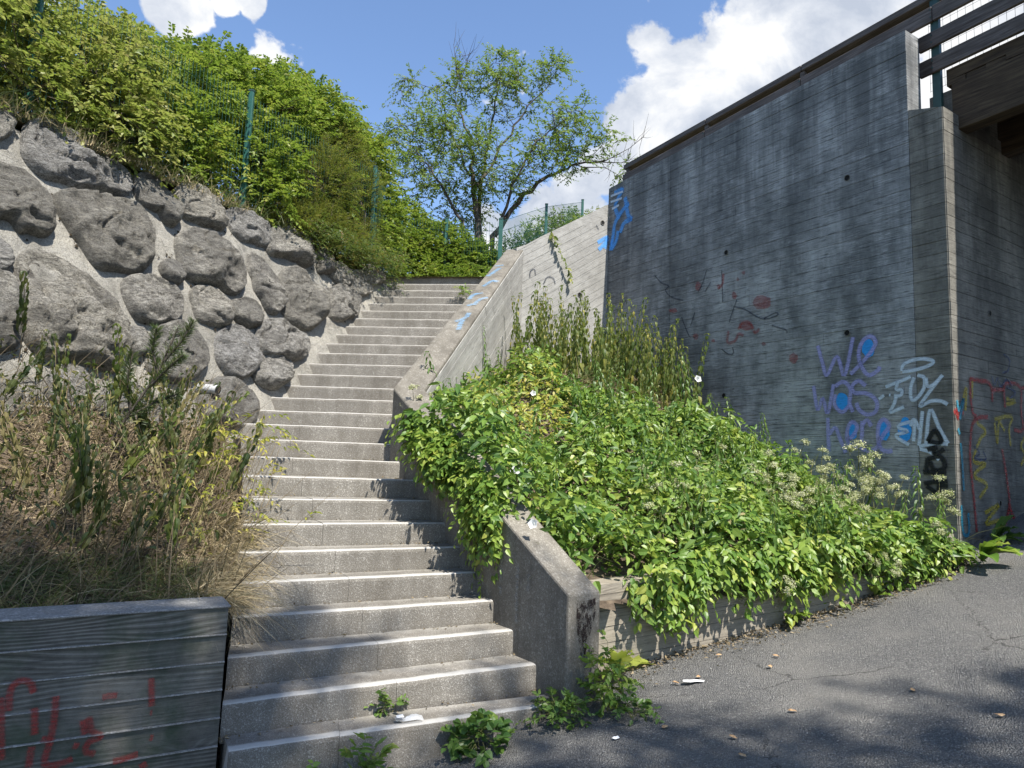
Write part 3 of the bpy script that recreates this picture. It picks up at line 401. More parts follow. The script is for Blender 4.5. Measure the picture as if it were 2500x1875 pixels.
M['l_pine'] = leaf_mat('pine_needle', [(.03, .055, .02), (.055, .09, .03), (.09, .125, .04), (.15, .16, .06)], .2, .5, False)
M['l_umbel'] = leaf_mat('umbel_flower', [(.26, .30, .10), (.38, .40, .18), (.50, .50, .30), (.62, .60, .45)], .3, .7, False)
M['petal'] = leaf_mat('white_petal', [(.78, .78, .76), (.82, .82, .80), (.85, .85, .84), (.85, .85, .85)], .35, .5, False)
# ================================================================== STRUCTURE
ZH = np.array([0, 0, 1.])
H_ST = .165
WD = np.array([-math.sin(R(32)), math.cos(R(32)), 0]); WN = np.array([-math.cos(R(32)), -math.sin(R(32)), 0])
AD = np.array([math.sin(R(57)), math.cos(R(57)), 0]); AN = np.array([math.cos(R(57)), -math.sin(R(57)), 0])
E0 = np.array([PIER[0], PIER[1], 0])
def ground_z(x, y):
    x = np.asarray(x, float); y = np.asarray(y, float)
    xc = np.clip(x, -14, 6.5)
    return -.11 + .16 * xc + .03 * np.clip(y, -20, 14) + .02 * np.clip(xc - 2, 0, 9) ** 2
def grid_mesh(name, xs, ys, zf, mat, keep=None, smooth=True):
    X, Y = np.meshgrid(xs, ys); Z = zf(X, Y); V = np.stack([X, Y, Z], -1).reshape(-1, 3); nx, ny = len(xs), len(ys)
    i, j = np.meshgrid(np.arange(nx - 1), np.arange(ny - 1)); a = (j * nx + i).ravel(); F = np.stack([a, a + 1, a + nx + 1, a + nx], 1)
    if keep is not None:
        c = V[F].mean(1); F = F[keep(c[:, 0], c[:, 1])]
        used = np.unique(F); mp = -np.ones(len(V), int); mp[used] = np.arange(len(used)); V = V[used]; F = mp[F].astype(np.int32)
    return link(name, mesh_np(name, V, F.astype(np.int32), smooth=smooth), mat)
def in_poly(px, py, poly):
    px, py = np.asarray(px), np.asarray(py); ins = np.zeros(px.shape, bool); n = len(poly)
    for i in range(n):
        x1, y1 = poly[i]; x2, y2 = poly[(i + 1) % n]
        ins ^= ((y1 > py) != (y2 > py)) & (px < (x2 - x1) * (py - y1) / (y2 - y1 + 1e-12) + x1)
    return ins
def asph(X, Y):
    Z = ground_z(X, Y); out = Z.copy()
    for k in range(Z.shape[0]):
        for l in range(Z.shape[1]): out[k, l] += .012 * mnoise.noise((X[k, l] * 1.3, Y[k, l] * 1.3, 0)) + .004 * mnoise.noise((X[k, l] * 6, Y[k, l] * 6, 3))
    return out
xs = np.concatenate([np.linspace(-40, -4, 16), np.arange(-3.8, 8, .12), np.linspace(8.3, 60, 16)]); ys = np.concatenate([np.linspace(-60, 1, 20), np.arange(1.2, 9, .12), np.linspace(9.3, 60, 16)])
tag(grid_mesh('road', xs, ys, asph, M['asphalt']), kind='structure')
tag(link('ground', mesh_np('ground', [(-1500, -1500, -3.2), (1500, -1500, -3.2), (1500, 1500, -3.2), (-1500, 1500, -3.2)], [[0, 1, 2, 3]]), M['ground']), kind='structure')
plat = [(-15, -13.3), (-3.40, 8.4), (-2.20, 10.75), (-2.20, 11.12), (-.5, 10.9), (.1, 11.25), (1.7, 12.05), (2.0, 11.9), (4.75, 7.7), (12, 12.5), (60, 45), (200, 900), (-900, 900), (-900, -13.3)]
b = len(plat)
tag(link('plateau', mesh_np('plateau', [(x, y, 4.615) for x, y in plat] + [(x, y, -3) for x, y in plat], [list(range(b))] + [[i, b + i, b + (i + 1) % b, (i + 1) % b] for i in (10, 11, 12, 13)]), M['ground']), kind='structure')
def ramp_z(X, Y): return 4.60 + np.clip(.5 * (X + .35) + .3 * (Y - 13), -.1, 2.2)
tag(grid_mesh('upper_path', np.linspace(-.2, 14, 40), np.linspace(12.6, 40, 40), ramp_z, M['ground']), kind='structure')

# ---- boarded concrete
def clip_poly(poly, f):
    out = []; n = len(poly)
    for i in range(n):
        a, b = poly[i], poly[(i + 1) % n]; fa, fb = f(a), f(b)
        if fa >= 0: out.append(a)
        if fa * fb < 0: t = fa / (fa - fb); out.append((a[0] + t * (b[0] - a[0]), a[1] + t * (b[1] - a[1])))
    return out
def board_face(mb, P0, ud, nd, outline, width=.135, ang=0.0, seglen=(1.8, 3.6), seed=1, gap=.0022, fin=None):
    """board prints as thin raised strips with recessed joints; outline is convex, counter-clockwise in (s, z)"""
    rg = np.random.default_rng(seed); ca, sa = math.cos(ang), math.sin(ang)
    to = lambda q: (q[0] * ca + q[1] * sa, -q[0] * sa + q[1] * ca); bk = lambda q: (q[0] * ca - q[1] * sa, q[0] * sa + q[1] * ca)
    ro = [to(q) for q in outline]; r0 = min(q[1] for q in ro); r1 = max(q[1] for q in ro); c0 = min(q[0] for q in ro); c1 = max(q[0] for q in ro)
    for k in range(int(math.floor(r0 / width)), int(math.ceil(r1 / width))):
        if fin is not None:
            zf = k * width; fin.box(P0 + ud * c0 + ZH * (zf - .0020) + nd * .0004, ud * (c1 - c0) * 1.0, nd * (.0150 + rg.random() * .006), ZH * .0040)
        a = c0 - rg.random() * 2
        while a < c1:
            L = rg.uniform(*seglen); rect = [(a + gap * .5, k * width + gap), (a + L - gap * .5, k * width + gap), (a + L - gap * .5, (k + 1) * width - gap), (a + gap * .5, (k + 1) * width - gap)]
            dep = .007 + rg.random() * .005; a += L; p = rect
            for i in range(len(ro)):
                x1, y1 = ro[i]; x2, y2 = ro[(i + 1) % len(ro)]
                p = clip_poly(p, lambda q: (x2 - x1) * (q[1] - y1) - (y2 - y1) * (q[0] - x1))
                if len(p) < 3: break
            if len(p) < 3: continue
            n = len(p); til = (rg.random() - .5) * .004
            fr = [P0 + ud * bk(q)[0] + ZH * bk(q)[1] + nd * (dep + til * ((q[1] / width - k) - .5)) for q in p]; bc = [P0 + ud * bk(q)[0] + ZH * bk(q)[1] + nd * .0005 for q in p]
            mb.add(fr + bc, [list(range(n))] + [[i, n + i, n + (i + 1) % n, (i + 1) % n] for i in range(n)], [q for q in p] * 2)
def prism(mb, P0, ud, nd, outline, th):
    """solid behind the board face"""
    n = len(outline); f = [P0 + ud * q[0] + ZH * q[1] for q in outline]; bk = [q - nd * th for q in f]
    mb.add(f + bk, [list(range(n)), list(range(2 * n - 1, n - 1, -1))] + [[i, n + i, n + (i + 1) % n, (i + 1) % n] for i in range(n)], [q for q in outline] + [(q[0] + .3, q[1]) for q in outline])
def boarded(name, P0, ud, nd, outline, th, mat, parent=None, **kw):
    mb = MB(); prism(mb, P0, ud, nd, outline, th); board_face(mb, P0, ud, nd, outline, **kw)
    return mb.build(name, mat, parent, merge=False)
def ribbon(mb, to3, nd, path, wdt, off):
    q = np.array([to3(a) for a in path]); n = len(q)
    if n > 2:                                                     # Catmull-Rom
        e = np.concatenate([[2 * q[0] - q[1]], q, [2 * q[-1] - q[-2]]]); pts = []
        for i in range(1, n):
            p0, p1, p2, p3 = e[i - 1:i + 3]
            for t in np.linspace(0, 1, 7)[:-1]: pts.append(.5 * ((2 * p1) + (p2 - p0) * t + (2 * p0 - 5 * p1 + 4 * p2 - p3) * t * t + (3 * p1 - p0 - 3 * p2 + p3) * t ** 3))
        q = np.array(pts + [q[-1]])
    tg = np.gradient(q, axis=0); sd_ = unit(np.cross(tg, nd)) * wdt / 2; q = q + nd * off
    V = np.stack([q - sd_, q + sd_], 1).reshape(-1, 3); ln = np.concatenate([[0], np.cumsum(np.linalg.norm(np.diff(q, axis=0), axis=1))])
    mb.add(V, [[2 * i, 2 * i + 1, 2 * i + 3, 2 * i + 2] for i in range(len(q) - 1)], [(l, v) for l in ln for v in (0, 1)])
def graffiti(name, paths, mat, parent, to3, nd, wdt, off=.0165, fill=False):
    mb = MB()
    for k, p in enumerate(paths):
        if fill:
            n = len(p); q = np.array([to3(a) for a in p]) + nd * off; c = q.mean(0); rr = rng.uniform(.86, 1.1, (n, 1)); q = c + (q - c) * rr
            mb.add(list(q) + [c], [[i, (i + 1) % n, n] for i in range(n)])
        else: ribbon(mb, to3, nd, p, wdt, off + .0004 * (k % 4))
    return mb.build(name, M[mat], parent, merge=False)
def weep_hole(parent, P, nd, r=.028):
    ax = np.array(nd); s = np.cross(ax, ZH); s /= np.linalg.norm(s); u = np.cross(s, ax); mb = MB(); n = 14
    ring = lambda rr, d: [P + ax * d + rr * (math.cos(2 * math.pi * i / n) * s + math.sin(2 * math.pi * i / n) * u) for i in range(n)]
    rs = [ring(r * 1.18, .004), ring(r * 1.18, .02), ring(r, .02), ring(r, .0135)]
    for a_, b_ in zip(rs, rs[1:]): mb.add(a_ + b_, [[i, (i + 1) % n, n + (i + 1) % n, n + i] for i in range(n)])
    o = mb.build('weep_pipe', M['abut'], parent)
    mb = MB(); mb.add(ring(r, .0135), [list(range(n))]); mb.build('bore_shade', M['hole_shade'], o)  # flat dark disc stands in for the shaded depth of the pipe

# wing wall
ww = empty('wing_wall'); tag(ww, 'tall dark board-marked concrete wall painted with "we was here"', 'wall')
wz = lambda s: 6.755 - .035 * s
to_w = lambda q: E0 + WD * q[0] + ZH * q[1]
S0, S1 = .362, 5.56
mb = MB(); wo = [(S1, -.2), (S0, -.2), (S0, wz(S0)), (5.23, wz(5.23)), (S1, 6.555)][::-1]; prism(mb, E0, WD, WN, wo, .28); SJ = 4.05
board_face(mb, E0, WD, WN, [(S0, -.2), (S0, wz(S0)), (SJ, wz(SJ)), (SJ, -.2)][::1][::-1], seed=3); board_face(mb, E0, WD, WN, [(SJ + .006, -.2), (SJ + .006, wz(SJ)), (5.23, wz(5.23)), (S1, 6.555), (S1, -.2)][::-1], seed=4)
mb.build('concrete', M['wing'], ww, merge=False)
g = G
graffiti('purple_lettering', g['purple'], 'p_purple', ww, to_w, WN, .072)
graffiti('blue_fill', g['bluefill'], 'p_blue', ww, to_w, WN, 0, .0155, True)
graffiti('white_tag', g['white'] + g['whitetag'], 'p_white', ww, to_w, WN, .058, .019)
graffiti('black_tag', g['black'], 'p_black', ww, to_w, WN, .068, .021)
graffiti('red_patch', g['redfill'], 'p_redfaint', ww, to_w, WN, 0, .0155, True)
graffiti('red_stroke', g['red'], 'p_redline', ww, to_w, WN, .06)
graffiti('dark_stroke', g['darkline'], 'p_dark', ww, to_w, WN, .028)
graffiti('blue_tag', g['bluetag'], 'p_lblue', ww, to_w, WN, .13)
for s, z in HOLES['wing']: weep_hole(ww, E0 + WD * s + ZH * z, WN, .032)

# abutment with its pier face
ab = empty('bridge_abutment'); tag(ab, 'concrete bridge abutment with sunlit edge strip and red and yellow graffiti', 'abutment')
mb = MB(); out_p = [(.357, -.2), (0.0, -.2), (0.0, 5.66), (.357, 5.77)][::-1]
board_face(mb, E0, WD, WN, out_p, seed=5); board_face(mb, E0, AD, AN, [(0, -.2), (7, -.2), (7, 5.66), (0, 5.66)], seed=6)
pr = [E0, E0 + AD * 7, E0 + AD * 7 + WD * .357, E0 + WD * .357]; zt = [5.66, 5.66, 5.77, 5.77]
mb.add([q - ZH * .3 for q in pr] + [q + ZH * t for q, t in zip(pr, zt)], [[0, 1, 5, 4], [1, 2, 6, 5], [2, 3, 7, 6], [3, 0, 4, 7], [4, 5, 6, 7]], [(0, 0), (7, 0), (7, .4), (0, .4), (0, 5.6), (7, 5.6), (7, 6), (0, 6)])
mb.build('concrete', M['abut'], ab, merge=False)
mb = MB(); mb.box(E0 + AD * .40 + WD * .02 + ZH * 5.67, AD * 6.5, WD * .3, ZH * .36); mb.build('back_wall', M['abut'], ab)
to_a = lambda q: E0 + AD * q[0] + ZH * q[1]
graffiti('red_letters', g['abred'], 'p_darkred', ab, to_a, AN, .07)
graffiti('yellow_scribble', g['abyellow'], 'p_yellow', ab, to_a, AN, .07, .0150)
for p_ in g['abblue']: graffiti('navy_scribble', [p_], 'p_navy', ab, to_a, AN, .035, .018)
graffiti('teal_stroke', g['abteal'], 'p_teal', ab, to_a, AN, .06, .0188)
for s, z in HOLES['abut']: weep_hole(ab, to_a((s, z)), AN, .03)

fb_ = empty('bridge_abutment'); tag(fb_, 'unseen far side concrete abutment of the footbridge, added to block light under the deck', 'abutment')  # out of view; added to darken the abutment face under the deck
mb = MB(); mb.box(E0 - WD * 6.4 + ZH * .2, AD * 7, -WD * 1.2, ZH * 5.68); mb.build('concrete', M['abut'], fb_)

# light wall closing the bed
LW0 = np.array([.10, 11.04, 0]); LW1 = np.array([1.587, 11.912, 0]); LD = unit(LW1 - LW0); LN = np.array([LD[1], -LD[0], 0]); LL = float(np.linalg.norm(LW1 - LW0))
lw = empty('pale_wall'); tag(lw, 'sunlit pale concrete wall behind the tall nettles with rising top', 'wall')
boarded('concrete', LW0, LD, LN, [(-.12, 1.5), (LL - .012, 1.5), (LL - .012, 6.27), (.48, 5.5), (.12, 5.25), (-.12, 5.13)], .25, M['light'], lw, seed=9, ang=R(33), width=.12)
to_l = lambda q: LW0 + LD * q[0] + ZH * q[1]
graffiti('blue_tag', g['lightblue'], 'p_lblue', lw, to_l, LN, .1)
graffiti('grey_tag', g['lightgrey'], 'p_dark', lw, to_l, LN, .035)
for s, z in HOLES['light']: weep_hole(lw, to_l((s, z)), LN, .035)

# parapet of the stair
F_ = np.array([.411, 4.655, 0]); K_ = np.array([-1.155, 6.85, 0]); T_ = np.array([-.17, 11.1, 0])
d1 = unit(K_ - F_); n1 = np.array([d1[1], -d1[0], 0]); d2 = unit(T_ - K_); n2 = np.array([d2[1], -d2[0], 0]); PW = .28
KO = K_ + PW * (n1 + n2) / (1 + n1 @ n2)
pp = empty('stair_parapet'); tag(pp, 'sloping concrete parapet bending beside the stairs, with a blunt end post', 'parapet')
ins = [F_ + ZH * .83, K_ + ZH * 2.36, T_ + ZH * 5.13, T_ + d2 * .22 + ZH * 5.15]; ous = [F_ + n1 * PW + ZH * .83, KO + ZH * 2.36, T_ + n2 * PW + ZH * 5.13, T_ + n2 * PW + d2 * .22 + ZH * 5.15]
mb = MB(); bot = -.4; s_ = [0]
for i in range(3): s_.append(s_[-1] + float(np.linalg.norm(ins[i + 1][:2] - ins[i][:2])))
V = []; uvs = []
for i in range(4):
    a_, b_ = ins[i], ous[i]
    V += [np.array([a_[0], a_[1], bot]), a_, b_, np.array([b_[0], b_[1], bot])]; uvs += [(s_[i], bot), (s_[i], a_[2]), (s_[i], a_[2] + .0), (s_[i], bot)]
Fc = [[0, 1, 2, 3], [12, 15, 14, 13]]
for i in range(3):
    o_ = i * 4; Fc += [[o_, o_ + 4, o_ + 5, o_ + 1], [o_ + 1, o_ + 5, o_ + 6, o_ + 2], [o_ + 2, o_ + 6, o_ + 7, o_ + 3]]
mb.add(V, Fc, uvs); mb.build('concrete', M['parapet'], pp, bevel=.016)
# coping surface finer and a board-marked outer face on the upper flight
mb = MB(); ou0 = KO; Lo = float(np.linalg.norm((T_ + n2 * PW - KO)[:2])); sl = (5.13 - 2.36) / Lo; an = math.atan(sl)
board_face(mb, KO, d2, n2, [(.03, 1.0), (Lo - .02, 1.0), (Lo - .02, 5.085), (.03, 2.33)], width=.14, ang=an, seed=12)
mb.build('board_print', M['light'], pp, merge=False)
c1 = lambda q: np.array(q)
nl = np.cross(K_ + ZH * 1.53 - F_, n1); nl /= np.linalg.norm(nl); nl *= -1 if nl[2] < 0 else 1
nu = np.cross(d2 * np.linalg.norm(T_ - K_) + ZH * 2.77, n2); nu /= np.linalg.norm(nu); nu *= -1 if nu[2] < 0 else 1
def on_plane(P0, nn): return lambda q: np.array(q) - nn * float((np.array(q) - P0) @ nn)
graffiti('red_tag', g['copred'], 'p_redline', pp, on_plane(F_ + ZH * .83, nl), nl, .045, .004)
to_p = lambda q: F_ + n1 * q[0] + ZH * q[1]
graffiti('dark_stain', [[(.07, .79), (.14, .80), (.23, .79), (.235, .70), (.20, .60), (.17, .52), (.15, .42), (.12, .40), (.10, .52), (.075, .64)]], 'p_stain', pp, to_p, -d1, 0, .003, True)
to_i = lambda q: F_ + d1 * q[0] + ZH * q[1]
for p_ in [[(.55, .95), (.56, .75), (.55, .55)], [(.42, .92), (.43, .78)], [(.75, 1.05), (.76, .8), (.75, .7)], [(1.25, 1.2), (1.3, 1.12)]]: graffiti('pale_run', [p_], 'p_pale', pp, to_i, -n1, .05, .003)
for p_ in g['copblue']: graffiti('blue_smear', [p_], 'p_smear', pp, on_plane(K_ + ZH * 2.36, nu), nu, .09, .004)

# low planter walls
PL0 = np.array([.36, 5.16, 0]); PL1 = np.array([4.22, 6.793, 0]); PD = unit(PL1 - PL0); PN = np.array([PD[1], -PD[0], 0]); PLl = float(np.linalg.norm(PL1 - PL0))
pz = lambda s: .765 + .093 * s
pw = empty('planter_wall'); tag(pw, 'low board-marked concrete planter wall under the green overgrowth along the asphalt', 'planter wall')
boarded('concrete', PL0, PD, PN, [(0, -.2), (PLl, -.2), (PLl, pz(PLl)), (0, pz(0))], .2, M['planter'], pw, seed=15, ang=math.atan(.093), width=.115)
BC = np.array([-1.46, 3.87, 0]); BD = unit(np.array([-.86, -.51, 0])); BN = np.array([.51, -.86, 0]); BN /= np.linalg.norm(BN)
bw = empty('planter_wall'); tag(bw, 'dark board-marked concrete planter wall with red graffiti, left of the stairs', 'planter wall')
fm = MB(); blk = boarded('concrete', BC, BD, BN, [(0, -.8), (0, .835), (5, .835), (5, -.8)], .27, M['block'], bw, seed=21, seglen=(6, 9), width=.14, fin=fm)
tag(fm.build('mortar_fin', M['fin'], bw, merge=False), kind='stuff')
mb = MB(); mb.box(BC + BD * 5 + BN * .016 + ZH * .8355, -BD * 5.012, -BN * .29, ZH * .012); mb.build('top_slab', M['coping'], bw, bevel=.007)
to_b = lambda q: BC + BD * q[0] + ZH * q[1]
graffiti('red_lettering', g['blockred'], 'p_red', bw, to_b, BN, .042, .0185)

# ---- stairs
LEFT = [(-1.30, 3.40), (-1.40, 3.75), (-1.47, 3.92), (-1.65, 4.45), (-2.05, 5.55), (-2.55, 6.75), (-2.98, 7.45), (-3.02, 8.1), (-2.42, 11.0), (-2.36, 11.6)]
RIGHT = [(.62, 4.37), (F_[0], F_[1]), (K_[0], K_[1]), (T_[0], T_[1])]
def cross(line, n, d):
    for (x1, y1), (x2, y2) in zip(line, line[1:]):
        f1, f2 = n[0] * x1 + n[1] * y1 - d, n[0] * x2 + n[1] * y2 - d
        if f1 * f2 <= 0: t = f1 / (f1 - f2); return np.array([x1 + t * (x2 - x1), y1 + t * (y2 - y1)])
    return np.array(line[-1])
st = empty('staircase'); tag(st, 'long winding flight of grey concrete block steps beside the boulder wall', 'staircase')
lines = []
for th, d, js in STEPS:
    n = np.array([math.sin(th), math.cos(th)]); m = np.array([n[1], -n[0]]); lines.append((n, m, d, js))
n, m, d, js = lines[-1]; lines.append((n, m, d + .30, js))
def slab(pa, pb, qa, qb, n, zt, zb, name):
    """one block; pa-pb front edge left to right, qa-qb back edge"""
    mb = MB(); prof = [(0, zb - zt), (0, -.028), (.004, -.012), (.013, -.003), (.028, 0)]; fa = unit(qa - pa); fb = unit(qb - pb); lat = unit(pb - pa); N = 9
    jit = [rng.normal(0, .0013) for _ in range(N)]; L = np.linalg.norm(pb - pa); ew = []
    for i in range(N):
        t = i / (N - 1); p = pa + (pb - pa) * t; f = fa * (1 - t) + fb * t; j = jit[i]
        col = [(np.append(p + f * (x + max(0, j) * (1 if z > -.03 else .3)), zt + z + (j * .6 if z > -.1 else 0)), (t * L, -.165 if z < -.1 else (x if z >= -.004 else z))) for x, z in prof]
        q = qa + (qb - qa) * t; col.append((np.append(q, zt + rng.normal(0, .0008)), (t * L, float(np.linalg.norm(q - p))))); ew.append(col)
    k = len(ew[0]); V = [c[0] for col in ew for c in col]; UV = [c[1] for col in ew for c in col]
    Fs = [[i * k + j, (i + 1) * k + j, (i + 1) * k + j + 1, i * k + j + 1] for i in range(N - 1) for j in range(k - 1)]
    b0 = len(V); V += [np.append(qa, zb), np.append(qb, zb)]; UV += [(0, -.16), (L, -.16)]
    Fs += [list(range(0, k))[::-1] + [b0], [(N - 1) * k + j for j in range(k)] + [b0 + 1]]
    mb.add(V, Fs, UV); return mb.build(name, M['step'], st, merge=False)
for k in range(1, 29):
    n, m, d, js = lines[k - 1]; n2_, m2_, d2_, _ = lines[k]
    L0 = cross(LEFT, n, d); R0 = cross(RIGHT, n, d) + m * .02; L1 = cross(LEFT, n2_, d2_ + .05); R1 = cross(RIGHT, n2_, d2_ + .05) + m2_ * .02
    if k == 1: L0 = np.array([-1.352, 3.742]); R0 = np.array([.25, 4.602]); L1 = np.array([-1.50, 4.02]); R1 = np.array([.34, 4.86])
    J0 = n * d + m * js; fr = float(np.clip(np.linalg.norm(J0 - L0) / np.linalg.norm(R0 - L0), .2, .85)); J1 = L1 + (R1 - L1) * fr; J0 = L0 + (R0 - L0) * fr
    zt = k * H_ST + rng.normal(0, .0015); zb = zt - .20 - (.5 if k == 1 else 0); gp = .0011
    slab(L0, J0 - unit(J0 - L0) * gp, L1, J1 - unit(J1 - L1) * gp, n, zt, zb, 'step_block'); slab(J0 + unit(R0 - J0) * gp, R0, J1 + unit(R1 - J1) * gp, R1, n, zt + rng.normal(0, .0015), zb, 'step_block')

# ---- boulder wall
BP, BU, BW, BNn = (np.array(q) for q in BFRAME)
rw = empty('boulder_wall'); tag(rw, 'retaining wall of big grey boulders set in mortar left of the stairs', 'retaining wall')
to_r = lambda u, w_, h=0: BP + BU * u + BW * w_ + BNn * h
us = np.concatenate([np.linspace(-13, -4.2, 24), np.arange(-4.1, 3.0, .06)]); ws = np.linspace(-5.0, 1, 72)
polys = [np.array(q) for q in BOULDERS]
V = []
for i, w0 in enumerate(ws):
    for u0 in us:
        top = -.02 + .06 * mnoise.noise((u0 * 1.1, 0, 0)) + .03 * mnoise.noise((u0 * 4, 1, 0)) - .05 * max(0, u0 - .4)
        wq = -5.0 + (top + 5.0) * (i / (len(ws) - 1)) ** .8
        h = -.05 + .05 * mnoise.noise((u0 * .9, wq * .9, 2)) + .022 * mnoise.noise((u0 * 3.2, wq * 3.2, 5)) + .006 * mnoise.noise((u0 * 11, wq * 11, 5))
        h -= .12 * max(0, (wq - top + .10) / .10) ** 2
        V.append(to_r(u0, wq, h))
nu_ = len(us); i, j = np.meshgrid(np.arange(nu_ - 1), np.arange(len(ws) - 1)); a = (j * nu_ + i).ravel(); Fq = np.stack([a, a + 1, a + nu_ + 1, a + nu_], 1).astype(np.int32)
top_edge = [V[(len(ws) - 1) * nu_ + q] for q in range(nu_)]; b0 = len(V); V += [q - np.array([.88, -.47, 0]) * .5 + ZH * .01 for q in top_edge]
a = np.arange(nu_ - 1); F2 = np.stack([(len(ws) - 1) * nu_ + a, (len(ws) - 1) * nu_ + a + 1, b0 + a + 1, b0 + a], 1).astype(np.int32)
link('mortar', mesh_np('mortar', V, np.concatenate([Fq, F2]), smooth=True), M['mortar'], rw)
def boulder(poly, seed):
    c = poly.mean(0); d = poly - c; n = 72
    ang = np.arctan2(d[:, 1], d[:, 0]); rr = np.hypot(d[:, 0], d[:, 1]); o = np.argsort(ang); ang, rr = ang[o], rr[o]
    aa = np.linspace(-np.pi, np.pi, n, endpoint=False); r = np.interp(aa, np.concatenate([ang - 2 * np.pi, ang, ang + 2 * np.pi]), np.concatenate([rr, rr, rr]))
    r = (r + np.roll(r, 1) * .3 + np.roll(r, -1) * .3) / 1.6
    r *= 1 + .035 * np.array([mnoise.noise((math.cos(q) * 3 + seed, math.sin(q) * 3, 1)) for q in aa])
    size = math.sqrt(float((r ** 2).mean())); r = r * (1 + .045 / (size + .05)); Hh = min(.19, max(.08, .46 * size)); rings = 26; V = [to_r(c[0], c[1], Hh)]
    rgf = np.random.default_rng(int(seed * 100)); fac = [(rgf.uniform(-1, 1) * .34, rgf.uniform(-1, 1) * .34, Hh * rgf.uniform(.85, 1.25)) for _ in range(7)]
    tlt = np.array([.10 * math.sin(seed * 7.1), -.24 + .10 * math.sin(seed * 3.3)])
    for k in range(1, rings + 1):
        t = k / rings
        for q in range(n):
            u0, w0 = c[0] + r[q] * t * math.cos(aa[q]) * 1.0, c[1] + r[q] * t * math.sin(aa[q])
            h = Hh * (1 - t ** 5.5) ** .75 - .06 * (t > .985)
            if t < .97: h = max(min([h] + [fh + fx * (u0 - c[0]) + fy * (w0 - c[1]) for fx, fy, fh in fac]), h * .45)
            h += (tlt[0] * math.cos(aa[q]) + tlt[1] * math.sin(aa[q])) * r[q] * t * (1 - t ** 4)
            sc = min(1, 6 * (1.02 - t)) * size
            h += sc * (-.30 * abs(mnoise.noise((u0 * 2.4 + seed, w0 * 3.1, seed + 9))) - .20 * abs(mnoise.noise((u0 * 5.5 + w0 * 2 + seed, w0 * 7, seed + 4))) + .08 + .07 * mnoise.noise((u0 * 2.6 + seed, w0 * 2.6, seed)) + .11 * mnoise.noise((u0 * 7 + seed, w0 * 7, seed)) + .075 * mnoise.noise((u0 * 19, w0 * 19, seed)) + .04 * mnoise.noise((u0 * 45, w0 * 45, seed)))
            cr = mnoise.noise((u0 * 1.7 + w0 * 1.1 + seed * 3, w0 * 2.2 - u0, seed)); h -= sc * .14 * max(0, 1 - abs(cr) / .05)
            V.append(to_r(u0, w0, h))
    V[0] = np.mean(V[1:1 + n], axis=0)
    Fs = [[0, 1 + q, 1 + (q + 1) % n] for q in range(n)] + [[1 + (k - 1) * n + q, 1 + k * n + q, 1 + k * n + (q + 1) % n, 1 + (k - 1) * n + (q + 1) % n] for k in range(1, rings) for q in range(n)]
    me = mesh_np('boulder', V, Fs, smooth=True); return link('boulder', me, M['rock'], rw), size
for k, q in enumerate(polys): boulder(q, k * 1.37 + 2)
# boulders beyond the left edge of the view
for k in range(9):
    u0, w0 = -4.3 - 1.1 * (k // 2), -.55 - 1.0 * (k % 2); rr = .40
    boulder(np.array([(u0 + rr * math.cos(a) * (1.15 + .2 * math.sin(3 * a + k)), w0 + rr * math.sin(a)) for a in np.linspace(0, 2 * math.pi, 12, endpoint=False)]), k * 2.1 + 50)
# dark moss cushions in the joints
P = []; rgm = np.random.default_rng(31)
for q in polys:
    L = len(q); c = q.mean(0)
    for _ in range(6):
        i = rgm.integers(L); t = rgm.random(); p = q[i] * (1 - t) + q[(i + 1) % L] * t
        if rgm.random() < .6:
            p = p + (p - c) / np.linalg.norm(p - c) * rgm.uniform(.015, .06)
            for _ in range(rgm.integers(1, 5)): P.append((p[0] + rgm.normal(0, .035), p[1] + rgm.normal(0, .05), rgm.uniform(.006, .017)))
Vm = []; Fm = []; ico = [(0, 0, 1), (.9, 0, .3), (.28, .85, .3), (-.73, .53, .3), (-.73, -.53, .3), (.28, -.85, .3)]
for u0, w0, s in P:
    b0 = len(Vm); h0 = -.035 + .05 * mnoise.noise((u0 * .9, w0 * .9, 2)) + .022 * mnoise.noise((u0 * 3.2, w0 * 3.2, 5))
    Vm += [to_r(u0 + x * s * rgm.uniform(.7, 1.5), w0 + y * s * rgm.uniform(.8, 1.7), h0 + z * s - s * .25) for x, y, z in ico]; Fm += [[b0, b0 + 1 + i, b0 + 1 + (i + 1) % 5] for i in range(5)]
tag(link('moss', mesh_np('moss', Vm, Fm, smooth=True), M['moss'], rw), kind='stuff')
# drain pipe
tb = Tubes(); pc = np.array([-3.0, 6.92, 2.29]); pdv = unit(np.array([.80, -.25, -.06])); tb.add([pc - pdv * .25, pc + pdv * .14], .047, 16); po = link('drain_pipe', tb.mesh('drain_pipe'), M['pipe']); tag(po, 'short grey plastic drain pipe sticking out between the boulders', 'pipe')
tb = Tubes(); tb.add([pc - pdv * .2, pc + pdv * .1395], .038, 16); V, F = tube([pc + pdv * .139, pc + pdv * .1405], .04, 16); cpt = [pc + pdv * .141 + .041 * (math.cos(t) * np.cross(pdv, ZH) + math.sin(t) * np.cross(np.cross(pdv, ZH), pdv)) for t in np.linspace(0, 2 * math.pi, 16, endpoint=False)]
link('bore_shade', mesh_np('bore_shade', cpt, [list(range(16))]), M['hole_shade'], po)  # dark disc over the pipe end, painted as inner shade

